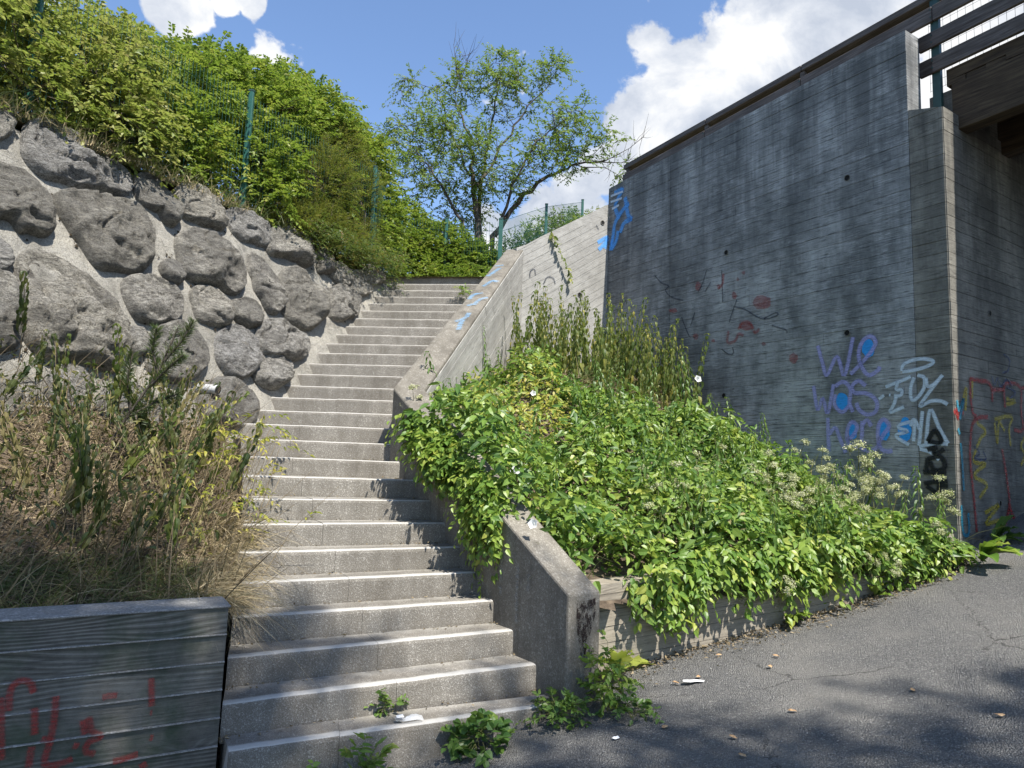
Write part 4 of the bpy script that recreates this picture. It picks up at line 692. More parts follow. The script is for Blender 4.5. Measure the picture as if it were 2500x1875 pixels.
# ---- bridge deck and railing
br = empty('footbridge'); tag(br, 'timber footbridge deck on heavy brown beams resting on the abutment', 'bridge')
zb_ = lambda s: 6.07 - .035 * s
for k, a0 in enumerate((.33, 1.35, 2.5, 3.65, 4.9)):
    mb = MB(); o = E0 + AD * a0; p0 = o + WD * .05; p1 = o - WD * 9.5; wv = AD * .2
    V = [p0 + ZH * 5.50, p1 + ZH * (5.50 + .33), p1 + wv + ZH * 5.83, p0 + wv + ZH * 5.50, p0 + ZH * 6.05, p1 + ZH * 6.38, p1 + wv + ZH * 6.38, p0 + wv + ZH * 6.05]
    for f, uvf in (([0, 1, 5, 4], [(0, 0), (9.5, 0), (9.5, .55), (0, .55)]), ([3, 7, 6, 2], [(0, 0), (0, .55), (9.5, .55), (9.5, 0)]), ([0, 3, 2, 1], [(0, 0), (0, .2), (9.5, .2), (9.5, 0)]), ([4, 5, 6, 7], [(0, 0), (9.5, 0), (9.5, .2), (0, .2)]), ([0, 4, 7, 3], [(0, 0), (.55, 0), (.55, .2), (0, .2)]), ([1, 2, 6, 5], [(0, 0), (.2, 0), (.2, .55), (0, .55)])):
        mb.add([V[i] for i in f], [[0, 1, 2, 3]], uvf)
    mb.build('beam', M['beam_wood'], br, bevel=.012)
pm = MB(); pm.box(np.zeros(3), AD * 5.2, -WD * .195, ZH * .06); pl0 = pm.build('deck_plank', M['beam_wood'], br)
for k in range(48):
    o = pl0 if k == 0 else pl0.copy()
    if k: COL.objects.link(o)
    s = .1 - k * .2; o.location = E0 + AD * (.33 + rng.normal(0, .012)) + WD * s + ZH * (6.053 + .035 * -s + .004)
mb = MB(); p0 = E0 + AD * .34 + WD * .1 + ZH * 6.118; mb.box(p0, -WD * 9.5 + ZH * .33, AD * .16, ZH * .13); mb.build('edge_kerb', M['beam_wood'], br)

rl = empty('bridge_railing'); tag(rl, 'weathered timber railing with green steel posts along wall top and bridge', 'railing')
RO = E0 + AD * .36
def board(name, s0, s1, zc0, hgt, th, off, slope=-.036):
    mb = MB(); mb.box(RO + WD * s0 - AD * (off + th) + ZH * (zc0 + slope * s0 - hgt / 2), WD * (s1 - s0) + ZH * slope * (s1 - s0), AD * th, ZH * hgt); return mb.build(name, M['rail_wood'], rl, bevel=.008)
cuts = [5.53, 3.62, 1.92, .20, -1.5, -3.2, -4.9, -6.6, -8.3]
for i, (a_, b_) in enumerate(zip(cuts, cuts[1:])):
    g_ = .004
    board('handrail', b_ + g_, a_ - g_, 7.215, .085, .17, -.10)
    board('rail_board', b_ + g_ - (.0), a_ - g_, 6.975, .185, .045, .045)
    if a_ < .25:
        a2 = a_ - g_ if i > 3 else .36
        board('rail_board', b_ + g_, a2 if i > 3 else .36, 6.665, .185, .045, .045); board('rail_board', b_ + g_, a2 if i > 3 else .36, 6.355, .185, .045, .045)
board('rail_board', .205, .36, 6.665, .185, .045, .045); board('rail_board', .205, .36, 6.355, .185, .045, .045)
for i, s in enumerate((.20, 1.92, 3.62, 5.45, -1.5, -3.2, -4.9, -6.6, -8.3)):
    mb = MB(); zb0 = 5.6 if s < .3 else 6.2; wp = .09 if s < .3 else .07
    mb.box(RO + WD * (s - wp / 2) - AD * .045 + ZH * (zb0 - .036 * s), WD * wp, AD * .06, ZH * (7.17 - zb0)); mb.build('post', M['post_green'] if s < .3 else M['rail_wood'], rl, bevel=.005)
    for zc in ((6.975, 6.665, 6.355) if s < .3 else (6.975,)):
        for dz in (-.04, .045):
            pt = RO + WD * (s + .015) - AD * .0905 + ZH * (zc - .036 * s + dz); V, F = tube([pt, pt - AD * .008], .009, 8); V = np.concatenate([V, [pt - AD * .008]]); n_ = 8
            Fl = [list(f) for f in F] + [[n_ + i_, n_ + (i_ + 1) % n_, 2 * n_] for i_ in range(n_)]
            link('bolt', mesh_np('bolt', V, Fl), M['post_green'], rl)
tb = Tubes()
for k in range(110): s = .30 - k * .08; tb.add([RO + WD * s + AD * .03 + ZH * (6.1 - .036 * s), RO + WD * s + AD * .03 + ZH * (6.95 - .036 * s)], .0022, 3)
for k in range(9): z = 6.1 + k * .1; tb.add([RO + WD * .3 + AD * .03 + ZH * z, RO - WD * 8.5 + AD * .03 + ZH * (z + .036 * 8.8)], .0022, 3)
tag(link('wire_mesh', tb.mesh('wire_mesh'), M['post_green'], rl), kind='stuff')

# ---- fences of green welded mesh
def fence(label, posts, hgt, grp=None, wires=True, wire_h=None, sag=0.0):
    fo = empty('mesh_fence', posts[0]); tag(fo, label, 'fence', grp); P0 = np.array(posts[0])
    for p in posts:
        p = np.array(p) - P0; mb = MB(); mb.box(p + (-.03, -.022, 0), (.06, 0, 0), (0, .044, 0), (0, 0, hgt + .04)); mb.build('post', M['green_steel'], fo, bevel=.006)
        mb = MB(); mb.box(p + (-.034, -.026, hgt + .04), (.068, 0, 0), (0, .052, 0), (0, 0, .02)); mb.build('post_cap', M['post_green'], fo)
    if not wires: return fo
    for a_, b_ in zip(posts, posts[1:]):
        a_, b_ = np.array(a_) - P0, np.array(b_) - P0; L = np.linalg.norm((b_ - a_)[:2]); tb = Tubes(); nv = int(L / .05)
        for k in range(1, nv): q = a_ + (b_ - a_) * k / nv; tb.add([q + ZH * .05, q + ZH * (hgt - .02)], .0026, 3)
        for z in np.arange(.07, hgt, .2):
            for dy in (-.006, .006): tb.add([a_ + ZH * z + (0, dy, 0), b_ + ZH * z + (0, dy, 0)], .0032, 3)
        tag(link('mesh_panel', tb.mesh('mesh_panel'), M['green_steel'], fo), kind='stuff')
    return fo
Qp = lambda t, back: np.array([-3.33, 8.5, 4.6]) + t * np.array([.47, .88, 0]) + back * np.array([-.88, .47, 0])
fence('green welded mesh fence in the shrubs on top of the boulder wall', [tuple(Qp(t, .16)) for t in (-10.2, -7.65, -5.1, -2.55, 0, 2.5)], 1.66)
fence('green mesh fence behind the hedge above the top step', [(-2.3, 10.95, 4.6), (-2.2, 12.9, 4.6), (-1.35, 13.0, 4.6), (-.33, 13.0, 4.62)], 1.66)
fence('row of green fence posts rising behind the pale wall', [(-.31, 13.02, 4.62), (.62, 15.0, 5.7), (1.62, 17.2, 6.7)], 1.68)
# ================================================================== PLANTS
def sprays(centers, outward, nl, length, leafL, aspect, droop, spread, upn=.6, sub=None):
    """leaf arrays for little twigs that start at centers and grow outward; returns P, D, N, L, rnd and the twig ends"""
    C = np.asarray(centers); n = len(C); O = unit(np.asarray(outward) + rng.normal(0, spread, (n, 3)))
    Ln = length * rng.uniform(.6, 1.3, n); t = np.tile(np.linspace(.12, 1, nl), (n, 1)) + rng.normal(0, .03, (n, nl))
    side = np.cross(O, ZH); side = unit(side + 1e-4); up = np.cross(side, O)
    P = C[:, None] + O[:, None] * (t * Ln[:, None])[..., None] - ZH * (droop * (t ** 2) * Ln[:, None])[..., None]
    sg = np.where(np.arange(nl) % 2 == 0, 1, -1)[None, :, None]
    D = O[:, None] * .75 + side[:, None] * sg * rng.uniform(.5, 1.1, (n, nl, 1)) + rng.normal(0, .25, (n, nl, 3)) - ZH * droop
    N = up[:, None] * .8 + ZH * upn + rng.normal(0, .45, (n, nl, 3))
    L = leafL * rng.uniform(.65, 1.25, (n, nl)) * (1 - .25 * t)
    cr = np.repeat(rng.normal(.45, .2, n)[:, None], nl, 1) + rng.normal(0, .17, (n, nl))
    return P.reshape(-1, 3), D.reshape(-1, 3), N.reshape(-1, 3), L.ravel(), np.clip(cr.ravel(), 0, 1), C, C + O * Ln[:, None] - ZH * (droop * Ln)[:, None]
def blob_points(blobs, n_tot, lump=.3, shell=.55, seed=0):
    vols = np.array([b[1][0] * b[1][1] * b[1][2] if np.ndim(b[1]) else b[1] ** 3 for b in blobs]) ** .72; vols /= vols.sum(); C = []; O = []
    for b, f in zip(blobs, vols):
        k = max(4, int(n_tot * f)); d = rand_dir(k, .15); r = np.broadcast_to(np.asarray(b[1], float), (3,))
        rad = shell + (1 - shell) * rng.random(k) ** .6
        nz = np.array([mnoise.noise((q[0] * 2.3 + b[0][0], q[1] * 2.3 + b[0][1], q[2] * 2.3 + seed)) for q in d]); rad *= 1 + lump * nz
        C.append(np.asarray(b[0], float) + d * r * rad[:, None]); O.append(d)
    return np.concatenate(C), np.concatenate(O)
def shrub(name, label, cat, base, blobs, n, mat, leafL=.055, aspect=.55, nl=11, length=.26, droop=.25, spread=.5, grp=None, stems=9, shape='diamond', zmin=None, shell=.5, lump=.35, stemmat='twig', bare=0, sr=1.0):
    root = empty(name, base); tag(root, label, cat, grp); B = np.array(base)
    C, O = blob_points(blobs, n, lump, shell, base[0])
    if zmin is not None: k = C[:, 2] > zmin; C, O = C[k], O[k]
    P, D, N, L, rn, a, e = sprays(C, O * .7 + np.array([0, 0, .35]), nl, length, leafL, aspect, droop, spread)
    o = link('foliage', leaf_mesh('foliage', P - B, D, N, L, L * aspect, shape, rn), M[mat], root); tag(o, kind='stuff')
    tb = Tubes()
    for k in range(stems):
        b_ = blobs[rng.integers(len(blobs))]; tgt = np.array(b_[0]) + rng.normal(0, .35, 3) * np.broadcast_to(np.asarray(b_[1], float), (3,)); s0 = B + np.array([rng.normal(0, .12), rng.normal(0, .12), 0]); md = s0 * .5 + tgt * .5 + rng.normal(0, .1, 3) * sr
        tb.add([s0 * sr + B * (1 - sr) - B, md - B, tgt - B] if sr < 1 else [s0 - B, md - B, tgt - B], np.array([.022, .014, .006]) * sr, 5)
    sel = rng.choice(len(C), min(len(C), 260), replace=False)
    for k in sel:
        b_ = np.array(blobs[int(np.argmin([np.linalg.norm(C[k] - np.array(q[0])) for q in blobs]))][0]); tb.add([b_ * .55 + C[k] * .45 + rng.normal(0, .06, 3) * sr - B, C[k] - B, e[k] - B], np.array([.007, .005, .002]) * max(sr, .25), 3)
    for k in range(bare): q = C[rng.integers(len(C))]; tb.add([q - B, q + rand_dir(1, .8)[0] * .3 - B, q + rand_dir(1, 1.2)[0] * .6 - B], [.005, .003, .0015], 3)
    link('stem', tb.mesh('stem'), M[stemmat], root); return root
SH = 'shrubs behind the mesh fence'
S1_ = dict(leafL=.078, aspect=.6, nl=11, length=.27, droop=.38, grp=SH)
shrub('shrub', 'pale leaved leafy shrub at the far left above the boulder wall', 'shrub', (-5.35, 6.0, 4.6), [((-5.3, 6.1, 5.35), (.8, .65, .85)), ((-4.8, 6.45, 5.05), (.5, .42, .5)), ((-5.9, 6.6, 6.0), (.9, .8, .8)), ((-5.2, 6.2, 6.1), (.6, .5, .5))], 1900, 'l_pale', **S1_)
shrub('shrub', 'yellow green shrub between the left edge and the tall fence post', 'shrub', (-4.75, 7.15, 4.6), [((-4.75, 7.15, 5.3), (.85, .7, .8)), ((-4.25, 7.2, 5.05), (.45, .4, .5)), ((-5.2, 7.8, 6.0), (.9, .8, .75)), ((-4.6, 7.5, 5.9), (.5, .5, .45))], 2100, 'l_pale', **S1_)
shrub('shrub', 'bright green shrub pushing through the mesh left of the tall fence post', 'shrub', (-4.1, 8.2, 4.6), [((-4.25, 8.15, 5.3), (.68, .55, .75)), ((-4.45, 8.7, 6.1), (.8, .75, .7)), ((-3.95, 8.05, 4.95), (.30, .28, .40)), ((-4.9, 8.9, 6.5), (.7, .6, .55))], 2200, 'l_hedge', **S1_)
shrub('shrub', 'tall dense green shrub right behind the tall fence post', 'shrub', (-3.75, 9.25, 4.6), [((-3.75, 9.2, 5.4), (.75, .65, .85)), ((-3.9, 9.7, 6.5), (.85, .75, .75)), ((-4.5, 9.8, 6.9), (.75, .7, .6)), ((-3.3, 9.0, 5.0), (.35, .3, .4))], 2500, 'l_hedge', **S1_)
shrub('shrub', 'highest green shrub above the middle of the boulder wall', 'shrub', (-3.45, 10.5, 4.6), [((-3.4, 10.4, 5.6), (.8, .7, 1.0)), ((-3.5, 10.8, 6.8), (.85, .75, .75)), ((-4.0, 11.0, 7.2), (.8, .7, .65)), ((-3.1, 10.7, 7.0), (.45, .45, .45))], 2600, 'l_hedge', **S1_)
shrub('shrub', 'green shrub with ragged right outline beside the blue sky gap', 'shrub', (-2.9, 11.6, 4.6), [((-2.9, 11.6, 5.5), (.75, .7, 1.0)), ((-3.0, 11.8, 6.7), (.7, .65, .75)), ((-2.5, 11.9, 5.9), (.5, .5, .7)), ((-2.6, 11.9, 6.9), (.35, .35, .4))], 2300, 'l_hedge', **S1_)
shrub('juniper', 'olive juniper bush in front of the fence on the boulder wall', 'juniper', (-2.95, 9.75, 4.6), [((-2.95, 9.7, 4.9), (.45, .42, .36)), ((-2.85, 9.95, 5.6), (.4, .35, .6)), ((-3.15, 9.3, 4.75), (.36, .3, .28)), ((-2.55, 10.1, 4.75), (.3, .25, .25))], 2400, 'l_juniper', .045, .26, 18, .24, .15, .35, stems=5)
shrub('juniper', 'brownish juniper bush beside the second fence post', 'juniper', (-2.62, 10.7, 4.6), [((-2.6, 10.7, 5.0), (.4, .38, .4)), ((-2.66, 10.85, 5.8), (.4, .36, .75)), ((-2.9, 10.6, 6.4), (.35, .35, .4))], 2000, 'l_juniper', .045, .26, 18, .24, .15, .35, stems=5)
HB = 'hedge shrubs behind the landing'
S2_ = dict(leafL=.078, aspect=.6, nl=11, length=.25, droop=.35, grp=HB)
shrub('shrub', 'leafy hedge shrub left of the landing, its top sloping down', 'shrub', (-2.1, 13.2, 4.6), [((-2.1, 13.2, 5.3), (.75, .6, .85)), ((-2.3, 13.4, 6.1), (.6, .5, .6)), ((-1.75, 12.7, 4.9), (.45, .4, .45))], 2000, 'l_hedge', **S2_)
shrub('shrub', 'leafy hedge shrub behind the middle of the top step', 'shrub', (-1.3, 13.3, 4.6), [((-1.3, 13.3, 5.15), (.7, .55, .7)), ((-1.45, 13.4, 5.8), (.5, .5, .45)), ((-1.1, 12.6, 4.8), (.5, .35, .35))], 1900, 'l_hedge', **S2_)
shrub('shrub', 'leafy hedge shrub under the tree beside the parapet top', 'shrub', (-.6, 13.4, 4.6), [((-.6, 13.4, 5.1), (.6, .5, .6)), ((-.75, 13.5, 5.6), (.4, .4, .35)), ((-.45, 12.8, 4.8), (.35, .3, .3))], 1500, 'l_tree', **S2_)
shrub('shrub', 'airy olive shrub behind the fence posts over the pale wall', 'shrub', (.9, 17.5, 6.2), [((.7, 17.5, 7.0), (.8, .6, .8)), ((1.6, 18.2, 7.6), (.8, .6, .7)), ((.1, 16.5, 6.4), (.7, .5, .8)), ((1.2, 17.0, 7.2), (.8, .6, .8))], 1700, 'l_tree', .08, .5, 10, .3, .2)
shrub('shrub', 'pale thin shrub beside the upper corner of the dark wall', 'shrub', (2.3, 19.5, 6.8), [((2.2, 19.5, 8.1), (1.0, .7, .8)), ((2.7, 20, 8.3), (.9, .7, .7))], 700, 'l_pale', .08, .45, 10, .35, .2, bare=30)
# low cover along the top of the boulder wall
root = empty('creeper', (-2.6, 10.0, 4.6)); tag(root, 'dark green creeper hanging over the top end of the boulder wall', 'creeper'); C = []; O = []
for k in range(1500):
    t = rng.uniform(.75, 2.75); q = Qp(t, rng.normal(-.05, .20)); over = np.array([.88, -.47, 0]); dpt = abs(rng.normal(0, .16)); z = 4.64 + rng.uniform(0, .22) - max(0, (rng.random() < .5) * dpt * 1.2); C.append((q[0] + over[0] * dpt * .75, q[1] + over[1] * dpt * .75, z)); O.append(over * .8 + np.array([.2, -.1, .3]))
P, D, N, L, rn, a, e = sprays(np.array(C), np.array(O), 9, .13, .032, .6, .5, .5)
tag(link('foliage', leaf_mesh('foliage', P - np.array(root.location), D, N, L, L * .55, 'diamond', rn), M['l_ivy'], root), kind='stuff')

# grass and dry tufts along the top edge
def blades(name, pts, mat, Lr, wd, lean=(0, 0, 0), spread=.5, droop=.5, up=1.0, parent=None, seg=4):
    P = np.asarray(pts); n = len(P); d = unit(rng.normal(0, spread, (n, 3)) * (1, 1, .4) + np.array([0, 0, up]) + np.array(lean)); L = rng.uniform(*Lr, n); h = unit(rng.normal(size=(n, 3)) * (1, 1, 0) + np.array(lean) * 1.2 + 1e-6); dr = droop * rng.uniform(.3, 1.5, n)
    s = unit(np.cross(d, rng.normal(size=(n, 3)))); w_ = wd * rng.uniform(.6, 1.4, n); V = []; ts = np.linspace(0, 1, seg)
    for t in ts:
        c = P + d * (L * t)[:, None] + (h * .6 - ZH) * (dr * L * t * t)[:, None]; ww_ = (w_ * (1 - t * .92))[:, None]; V += [c - s * ww_, c + s * ww_]
    V = np.stack(V, 1); k = V.shape[1]; tri = np.array([(2 * i, 2 * i + 1, 2 * i + 3, 2 * i + 2) for i in range(seg - 1)])
    F = (np.arange(n) * k)[:, None, None] + tri[None]; rn = np.clip(rng.normal(.5, .25, n), 0, 1)
    return link(name, mesh_np(name, V.reshape(-1, 3), F.reshape(-1, 4).astype(np.int32), rnd=np.repeat(rn, seg - 1)), M[mat], parent)
pts = [Qp(rng.uniform(-3.2, -.1), rng.normal(.02, .10)) + ZH * .02 for _ in range(1100)]
tag(blades('dry_grass', pts, 'l_straw', (.10, .34), .0035, (.15, -.1, 0), .5, .5), 'dry straw coloured grass along the top edge of the boulder wall', 'grass', kind='stuff')
pts = [Qp(rng.uniform(-3.4, .6), rng.normal(.12, .15)) + ZH * .02 for _ in range(900)]
tag(blades('grass', pts, 'l_grass', (.15, .5), .004, (.1, -.1, 0), .45, .4), 'greenish grass growing under the shrubs on the boulder wall', 'grass', kind='stuff')

# ------------------------------------------------------------------ trees
def tree(name, label, base, limbs, blobs, n_term, leaf_per, mat, leafL=.07, aspect=.42, twig=.45, r0=.12, seed=0, bare=(), droop=.15, shell=.25, grp=None, cat='tree'):
    B = np.array(base, float); root = empty(name, tuple(base)); tag(root, label, cat, grp); tb = Tubes(); nodes = []
    for pts, ra, rb in limbs:
        q = np.array(pts, float); tt = np.linspace(0, len(q) - 1, (len(q) - 1) * 5 + 1); c = np.stack([np.interp(tt, np.arange(len(q)), q[:, i]) for i in range(3)], 1); c[1:-1] += rng.normal(0, .03, (len(c) - 2, 3)); tb.add(c - B, np.linspace(ra, rb, len(c)), 8); nodes += list(c[2:])
    link('trunk', tb.mesh('trunk'), M['bark'], root); nodes = np.array(nodes)
    C, O = blob_points(blobs, n_term, .25, shell, seed); tb = Tubes(); order = np.argsort(np.linalg.norm(C - nodes.mean(0), axis=1)); allp = []; ao = []
    for k in order:
        c = C[k]; dd = np.linalg.norm(nodes - c, axis=1) + np.where(nodes[:, 2] > c[2] + .1, .9, 0); j = int(np.argmin(dd)); a_ = nodes[j]; L = dd[j]; mid = a_ * .5 + c * .5 + rng.normal(0, .07 * L + .01, 3) + ZH * .05 * L
        r = min(.03, .006 + .010 * L); tb.add([a_ - B, mid - B, c - B], [r, r * .7, .003], 4); nodes = np.concatenate([nodes, [mid], [c]]); dirn = unit(c - mid)
        for f in (.0, .35, .6): allp.append(c * (1 - f) + mid * f); ao.append(unit(dirn + rng.normal(0, .75, 3)))
    P, D, N, L, rn, a, e = sprays(np.array(allp), np.array(ao), leaf_per, twig, leafL, aspect, droop, .25)
    for s_, t_ in zip(a, e): tb.add([s_ - B, t_ - B], [.0035, .0015], 3)
    for pts in bare:
        q = np.array(pts, float); tb.add(q - B, np.linspace(.014, .003, len(q)), 4)
        for _ in range(4 * len(q)): i = rng.integers(1, len(q)); s_ = q[i - 1] + (q[i] - q[i - 1]) * rng.random(); v = unit(q[i] - q[i - 1] + rng.normal(0, .7, 3) + ZH * .3); tb.add([s_ - B, s_ + v * .25 + rng.normal(0, .03, 3) - B, s_ + v * .5 + ZH * .06 - B], [.006, .004, .0015], 3)
    link('branch', tb.mesh('branch'), M['bark'], root)
    tag(link('crown', leaf_mesh('crown', P - B, D, N, L, L * aspect, 'diamond', rn), M[mat], root), kind='stuff'); return root
TY = 15.0
def tp(px, py, dy=0.0):          # real position in the tree's own plane, fifteen metres away
    k = (TY + dy) / 1725.5; sx = px - 1250 - (1143 - py) * .036; return np.array([sx * k * .995, TY + dy, 1.62 + (1143 - py) * k * .99])
tb0 = np.array([-.75, 15.0, 4.6])
limbs = [([tb0, tp(1165, 520), tp(1160, 400), tp(1150, 300), tp(1110, 200)], .085, .012), ([tb0 + (.08, .1, 0), tp(1215, 560), tp(1290, 440), tp(1350, 390), tp(1430, 355), tp(1500, 345)], .075, .012), ([tb0, tp(1180, 480, .4), tp(1190, 340, .5), tp(1215, 220, .5), tp(1225, 90, .4)], .06, .009), ([tb0, tp(1130, 520, -.3), tp(1060, 400, -.4), tp(1010, 330, -.4)], .05, .009),
         ([tp(1165, 430), tp(1240, 300, .3), tp(1300, 200, .3), tp(1370, 140, .3)], .035, .008), ([tb0, tp(1100, 560, .3), tp(1020, 500, .4), tp(960, 420, .4), tp(900, 360, .3)], .038, .008), ([tp(1215, 560), tp(1260, 420, -.3), tp(1320, 300, -.4), tp(1400, 230, -.4)], .038, .008), ([tp(1150, 400), tp(1090, 260, .6), tp(1060, 150, .5)], .03, .007)]
blobs = [(tp(1050, 290), (.75, .8, .8)), (tp(1000, 350, -.4), (.6, .6, .55)), (tp(1120, 160, .3), (.55, .6, .55)), (tp(1225, 75, .4), (.2, .25, .25)), (tp(1240, 170, .2), (.7, .7, .6)), (tp(1350, 110, .3), (.42, .4, .35)), (tp(1400, 250, -.2), (.6, .6, .6)), (tp(1330, 330, -.3), (.75, .7, .6)), (tp(1160, 330, -.5), (.8, .7, .7)), (tp(1060, 420, -.3), (.6, .6, .5)), (tp(960, 300, -.2), (.35, .4, .4)), (tp(1230, 430), (.8, .7, .5)), (tp(1420, 340), (.5, .5, .4)), (tp(1130, 500, .3), (.7, .6, .4)), (tp(930, 430, .3), (.4, .4, .5)), (tp(1440, 215, .1), (.25, .3, .35)), (tp(1230, 110, .3), (.5, .45, .4)), (tp(1380, 90, .3), (.3, .3, .3)), (tp(1490, 290, -.1), (.4, .4, .35)), (tp(1000, 180, .2), (.35, .4, .4)), (tp(1530, 390, .2), (.3, .3, .25))]
tree('broadleaf_tree', 'loose crowned tree with dark forked trunk behind the top of the stairs', tb0, limbs, blobs, 560, 11, 'l_tree', .098, .46, .42, seed=3, shell=.15, bare=[[tp(1430, 355), tp(1500, 345), tp(1560, 310), tp(1600, 275)], [tp(1480, 350), tp(1540, 350), tp(1575, 335)], [tp(1115, 130), tp(1110, 80), tp(1105, 42)], [tp(1125, 140), tp(1140, 90), tp(1147, 60)], [tp(860, 420, .3), tp(920, 440, .3), tp(1000, 520, .3)]])
# tree beyond the bridge
b2 = np.array([15.5, 19.5, 4.6])
tree('broadleaf_tree', 'small tree beyond the bridge railing at the top right', b2, [([b2, b2 + (0, 0, 4), b2 + (-.3, 0, 8)], .14, .03), ([b2 + (0, 0, 3), b2 + (-1.2, .2, 6), b2 + (-2, .3, 8)], .07, .02), ([b2 + (0, 0, 3), b2 + (1.2, .2, 6), b2 + (2, .3, 8)], .07, .02)], [(b2 + (0, 0, 7.5), (2.2, 2, 2.6)), (b2 + (-1.6, 0, 6.5), (1.5, 1.4, 1.8)), (b2 + (1.8, 0, 7), (1.6, 1.4, 2))], 300, 10, 'l_pale', .12, .45, .6, seed=9)
# tall trees behind the viewer whose crowns shade the foreground
def up(x, y, z, t): return np.array([x, y, z]) + np.array(sv) * t
SHADE = [  # ground point, radius of the clump
    ((1.6, 3.2, .1), 1.1, 15, 1), ((2.8, 3.7, .3), .85, 15.5, 1), ((3.9, 3.3, .5), 1.1, 16, 1), ((.9, 2.6, 0), 1.2, 14.5, 1), ((2.4, 2.6, .3), 1.2, 16.5, 1), ((3.4, 2.3, .4), 1.1, 15, 1), ((.5, 3.6, 0), .8, 15.5, 1), ((1.15, 4.0, .1), .5, 15, 1),
    ((-1.9, 3.6, .5), 1.0, 15, 2), ((-2.7, 3.2, .5), 1.0, 15.5, 2), ((-1.3, 3.4, .1), .8, 14.5, 2), ((-3.6, 2.8, .6), 1.0, 15, 2), ((-.7, 3.5, 0), .7, 15, 2), ((-2.4, 4.2, .9), .6, 16, 2), ((-3.4, 3.8, 1.2), .6, 15, 2), ((-1.15, 4.4, .6), .45, 15.5, 2), ((-.2, 3.2, 0), .8, 15, 2), ((.45, 4.62, .4), .5, 14.6, 1), ((.6, 4.7, .5), .4, 15.4, 1), ((-2.0, 2.6, 0), .9, 16, 2)

]
t1b = np.array([8.6, -7.2, .6]); t2b = np.array([2.2, -7.6, 0.0])
bl1 = [(up(*p, t), r) for (p, r, t, k) in SHADE if k == 1]; bl2 = [(up(*p, t), r) for (p, r, t, k) in SHADE if k == 2]
def shade_tree(base, bl, label, seed, nt):
    cen = np.mean([q[0] for q in bl], axis=0); tops = sorted(bl, key=lambda q: -q[0][2])
    limbs = [([base, base * .6 + cen * .4 - ZH * 1.0, cen], .32, .12)] + [([base * .45 + cen * .55, (base * .2 + cen * .8) * .5 + q[0] * .5 - ZH * .4, q[0]], .12, .03) for q in bl]
    tree('broadleaf_tree', label, base, limbs, [(q[0], (q[1], q[1], q[1] * .8)) for q in bl], nt, 9, 'l_hedge', .13, .55, .5, seed=seed, droop=.1, shell=.1)
shade_tree(t1b, bl1, 'tall tree behind the viewer shading the asphalt on the right', 21, 330)
shade_tree(t2b, bl2, 'tall tree behind the viewer shading the dark wall and lower steps', 22, 420)

# ------------------------------------------------------------------ right bed
def rbf(pts):
    A = np.array(pts, float); n = len(A); r = np.linalg.norm(A[:, None, :2] - A[None, :, :2], axis=2); K = r; Q = np.concatenate([np.ones((n, 1)), A[:, :2]], 1)
    Mx = np.block([[K + np.eye(n) * 1e-3, Q], [Q.T, np.zeros((3, 3))]]); sol = np.linalg.solve(Mx, np.concatenate([A[:, 2], np.zeros(3)]))
    def f(x, y):
        x, y = np.asarray(x, float), np.asarray(y, float); r = np.sqrt((x[..., None] - A[:, 0]) ** 2 + (y[..., None] - A[:, 1]) ** 2); return r @ sol[:n] + sol[n] + sol[n + 1] * x + sol[n + 2] * y
    return f
bed = rbf([(.75, 5.45, .74), (2.3, 6.12, .86), (4.0, 6.85, 1.02), (4.45, 7.2, 1.02), (-.85, 6.95, 1.95), (-.35, 6.2, 1.45), (.2, 5.55, .9), (-.75, 8.0, 2.25), (-.45, 9.3, 2.75), (-.1, 10.6, 3.1), (.4, 11.1, 3.2), (1.4, 11.7, 3.2), (2.41, 10.5, 2.9), (2.9, 9.7, 2.2), (3.41, 8.9, 1.75), (3.98, 8.0, 1.3), (1.0, 7.6, 1.75), (1.8, 8.6, 2.1), (1.0, 9.4, 2.75)])
BEDP = [(.36, 5.05), (4.4, 6.78), (4.5, 7.25), (1.75, 11.75), (1.45, 12.0), (-.1, 11.2), (-1.0, 7.0)]
tag(grid_mesh('soil', np.arange(-1.2, 4.8, .1), np.arange(4.9, 12.2, .1), lambda X, Y: bed(X, Y), M['soil'], keep=lambda x, y: in_poly(x, y, BEDP)), kind='structure')
def d_seg(x, y, a, b):
    ax, ay = a[0], a[1]; dx, dy = b[0] - ax, b[1] - ay; t = np.clip(((x - ax) * dx + (y - ay) * dy) / (dx * dx + dy * dy), 0, 1); return np.hypot(x - ax - t * dx, y - ay - t * dy)
def par_d(x, y): return d_seg(x, y, F_[:2] + (K_[:2] - F_[:2]) * .33 + n1[:2] * .15, F_[:2] + (K_[:2] - F_[:2]) * .70 + n1[:2] * .15)
def base_z(x, y):
    """soil, or the coping where the overgrowth lies on the parapet"""
    x, y = np.asarray(x, float), np.asarray(y, float); q = (x - F_[0]) * d1[0] + (y - F_[1]) * d1[1]; o = (x - F_[0]) * n1[0] + (y - F_[1]) * n1[1]; Lk = np.linalg.norm(K_ - F_)
    cz = .83 + 1.53 * np.clip(q / Lk, 0, 1); return np.where((o > -.3) & (o < PW + .02) & (q > 0) & (q < Lk), np.maximum(bed(x, y), cz + .02 - np.clip(-o, 0, 1) * 1.3), bed(x, y))
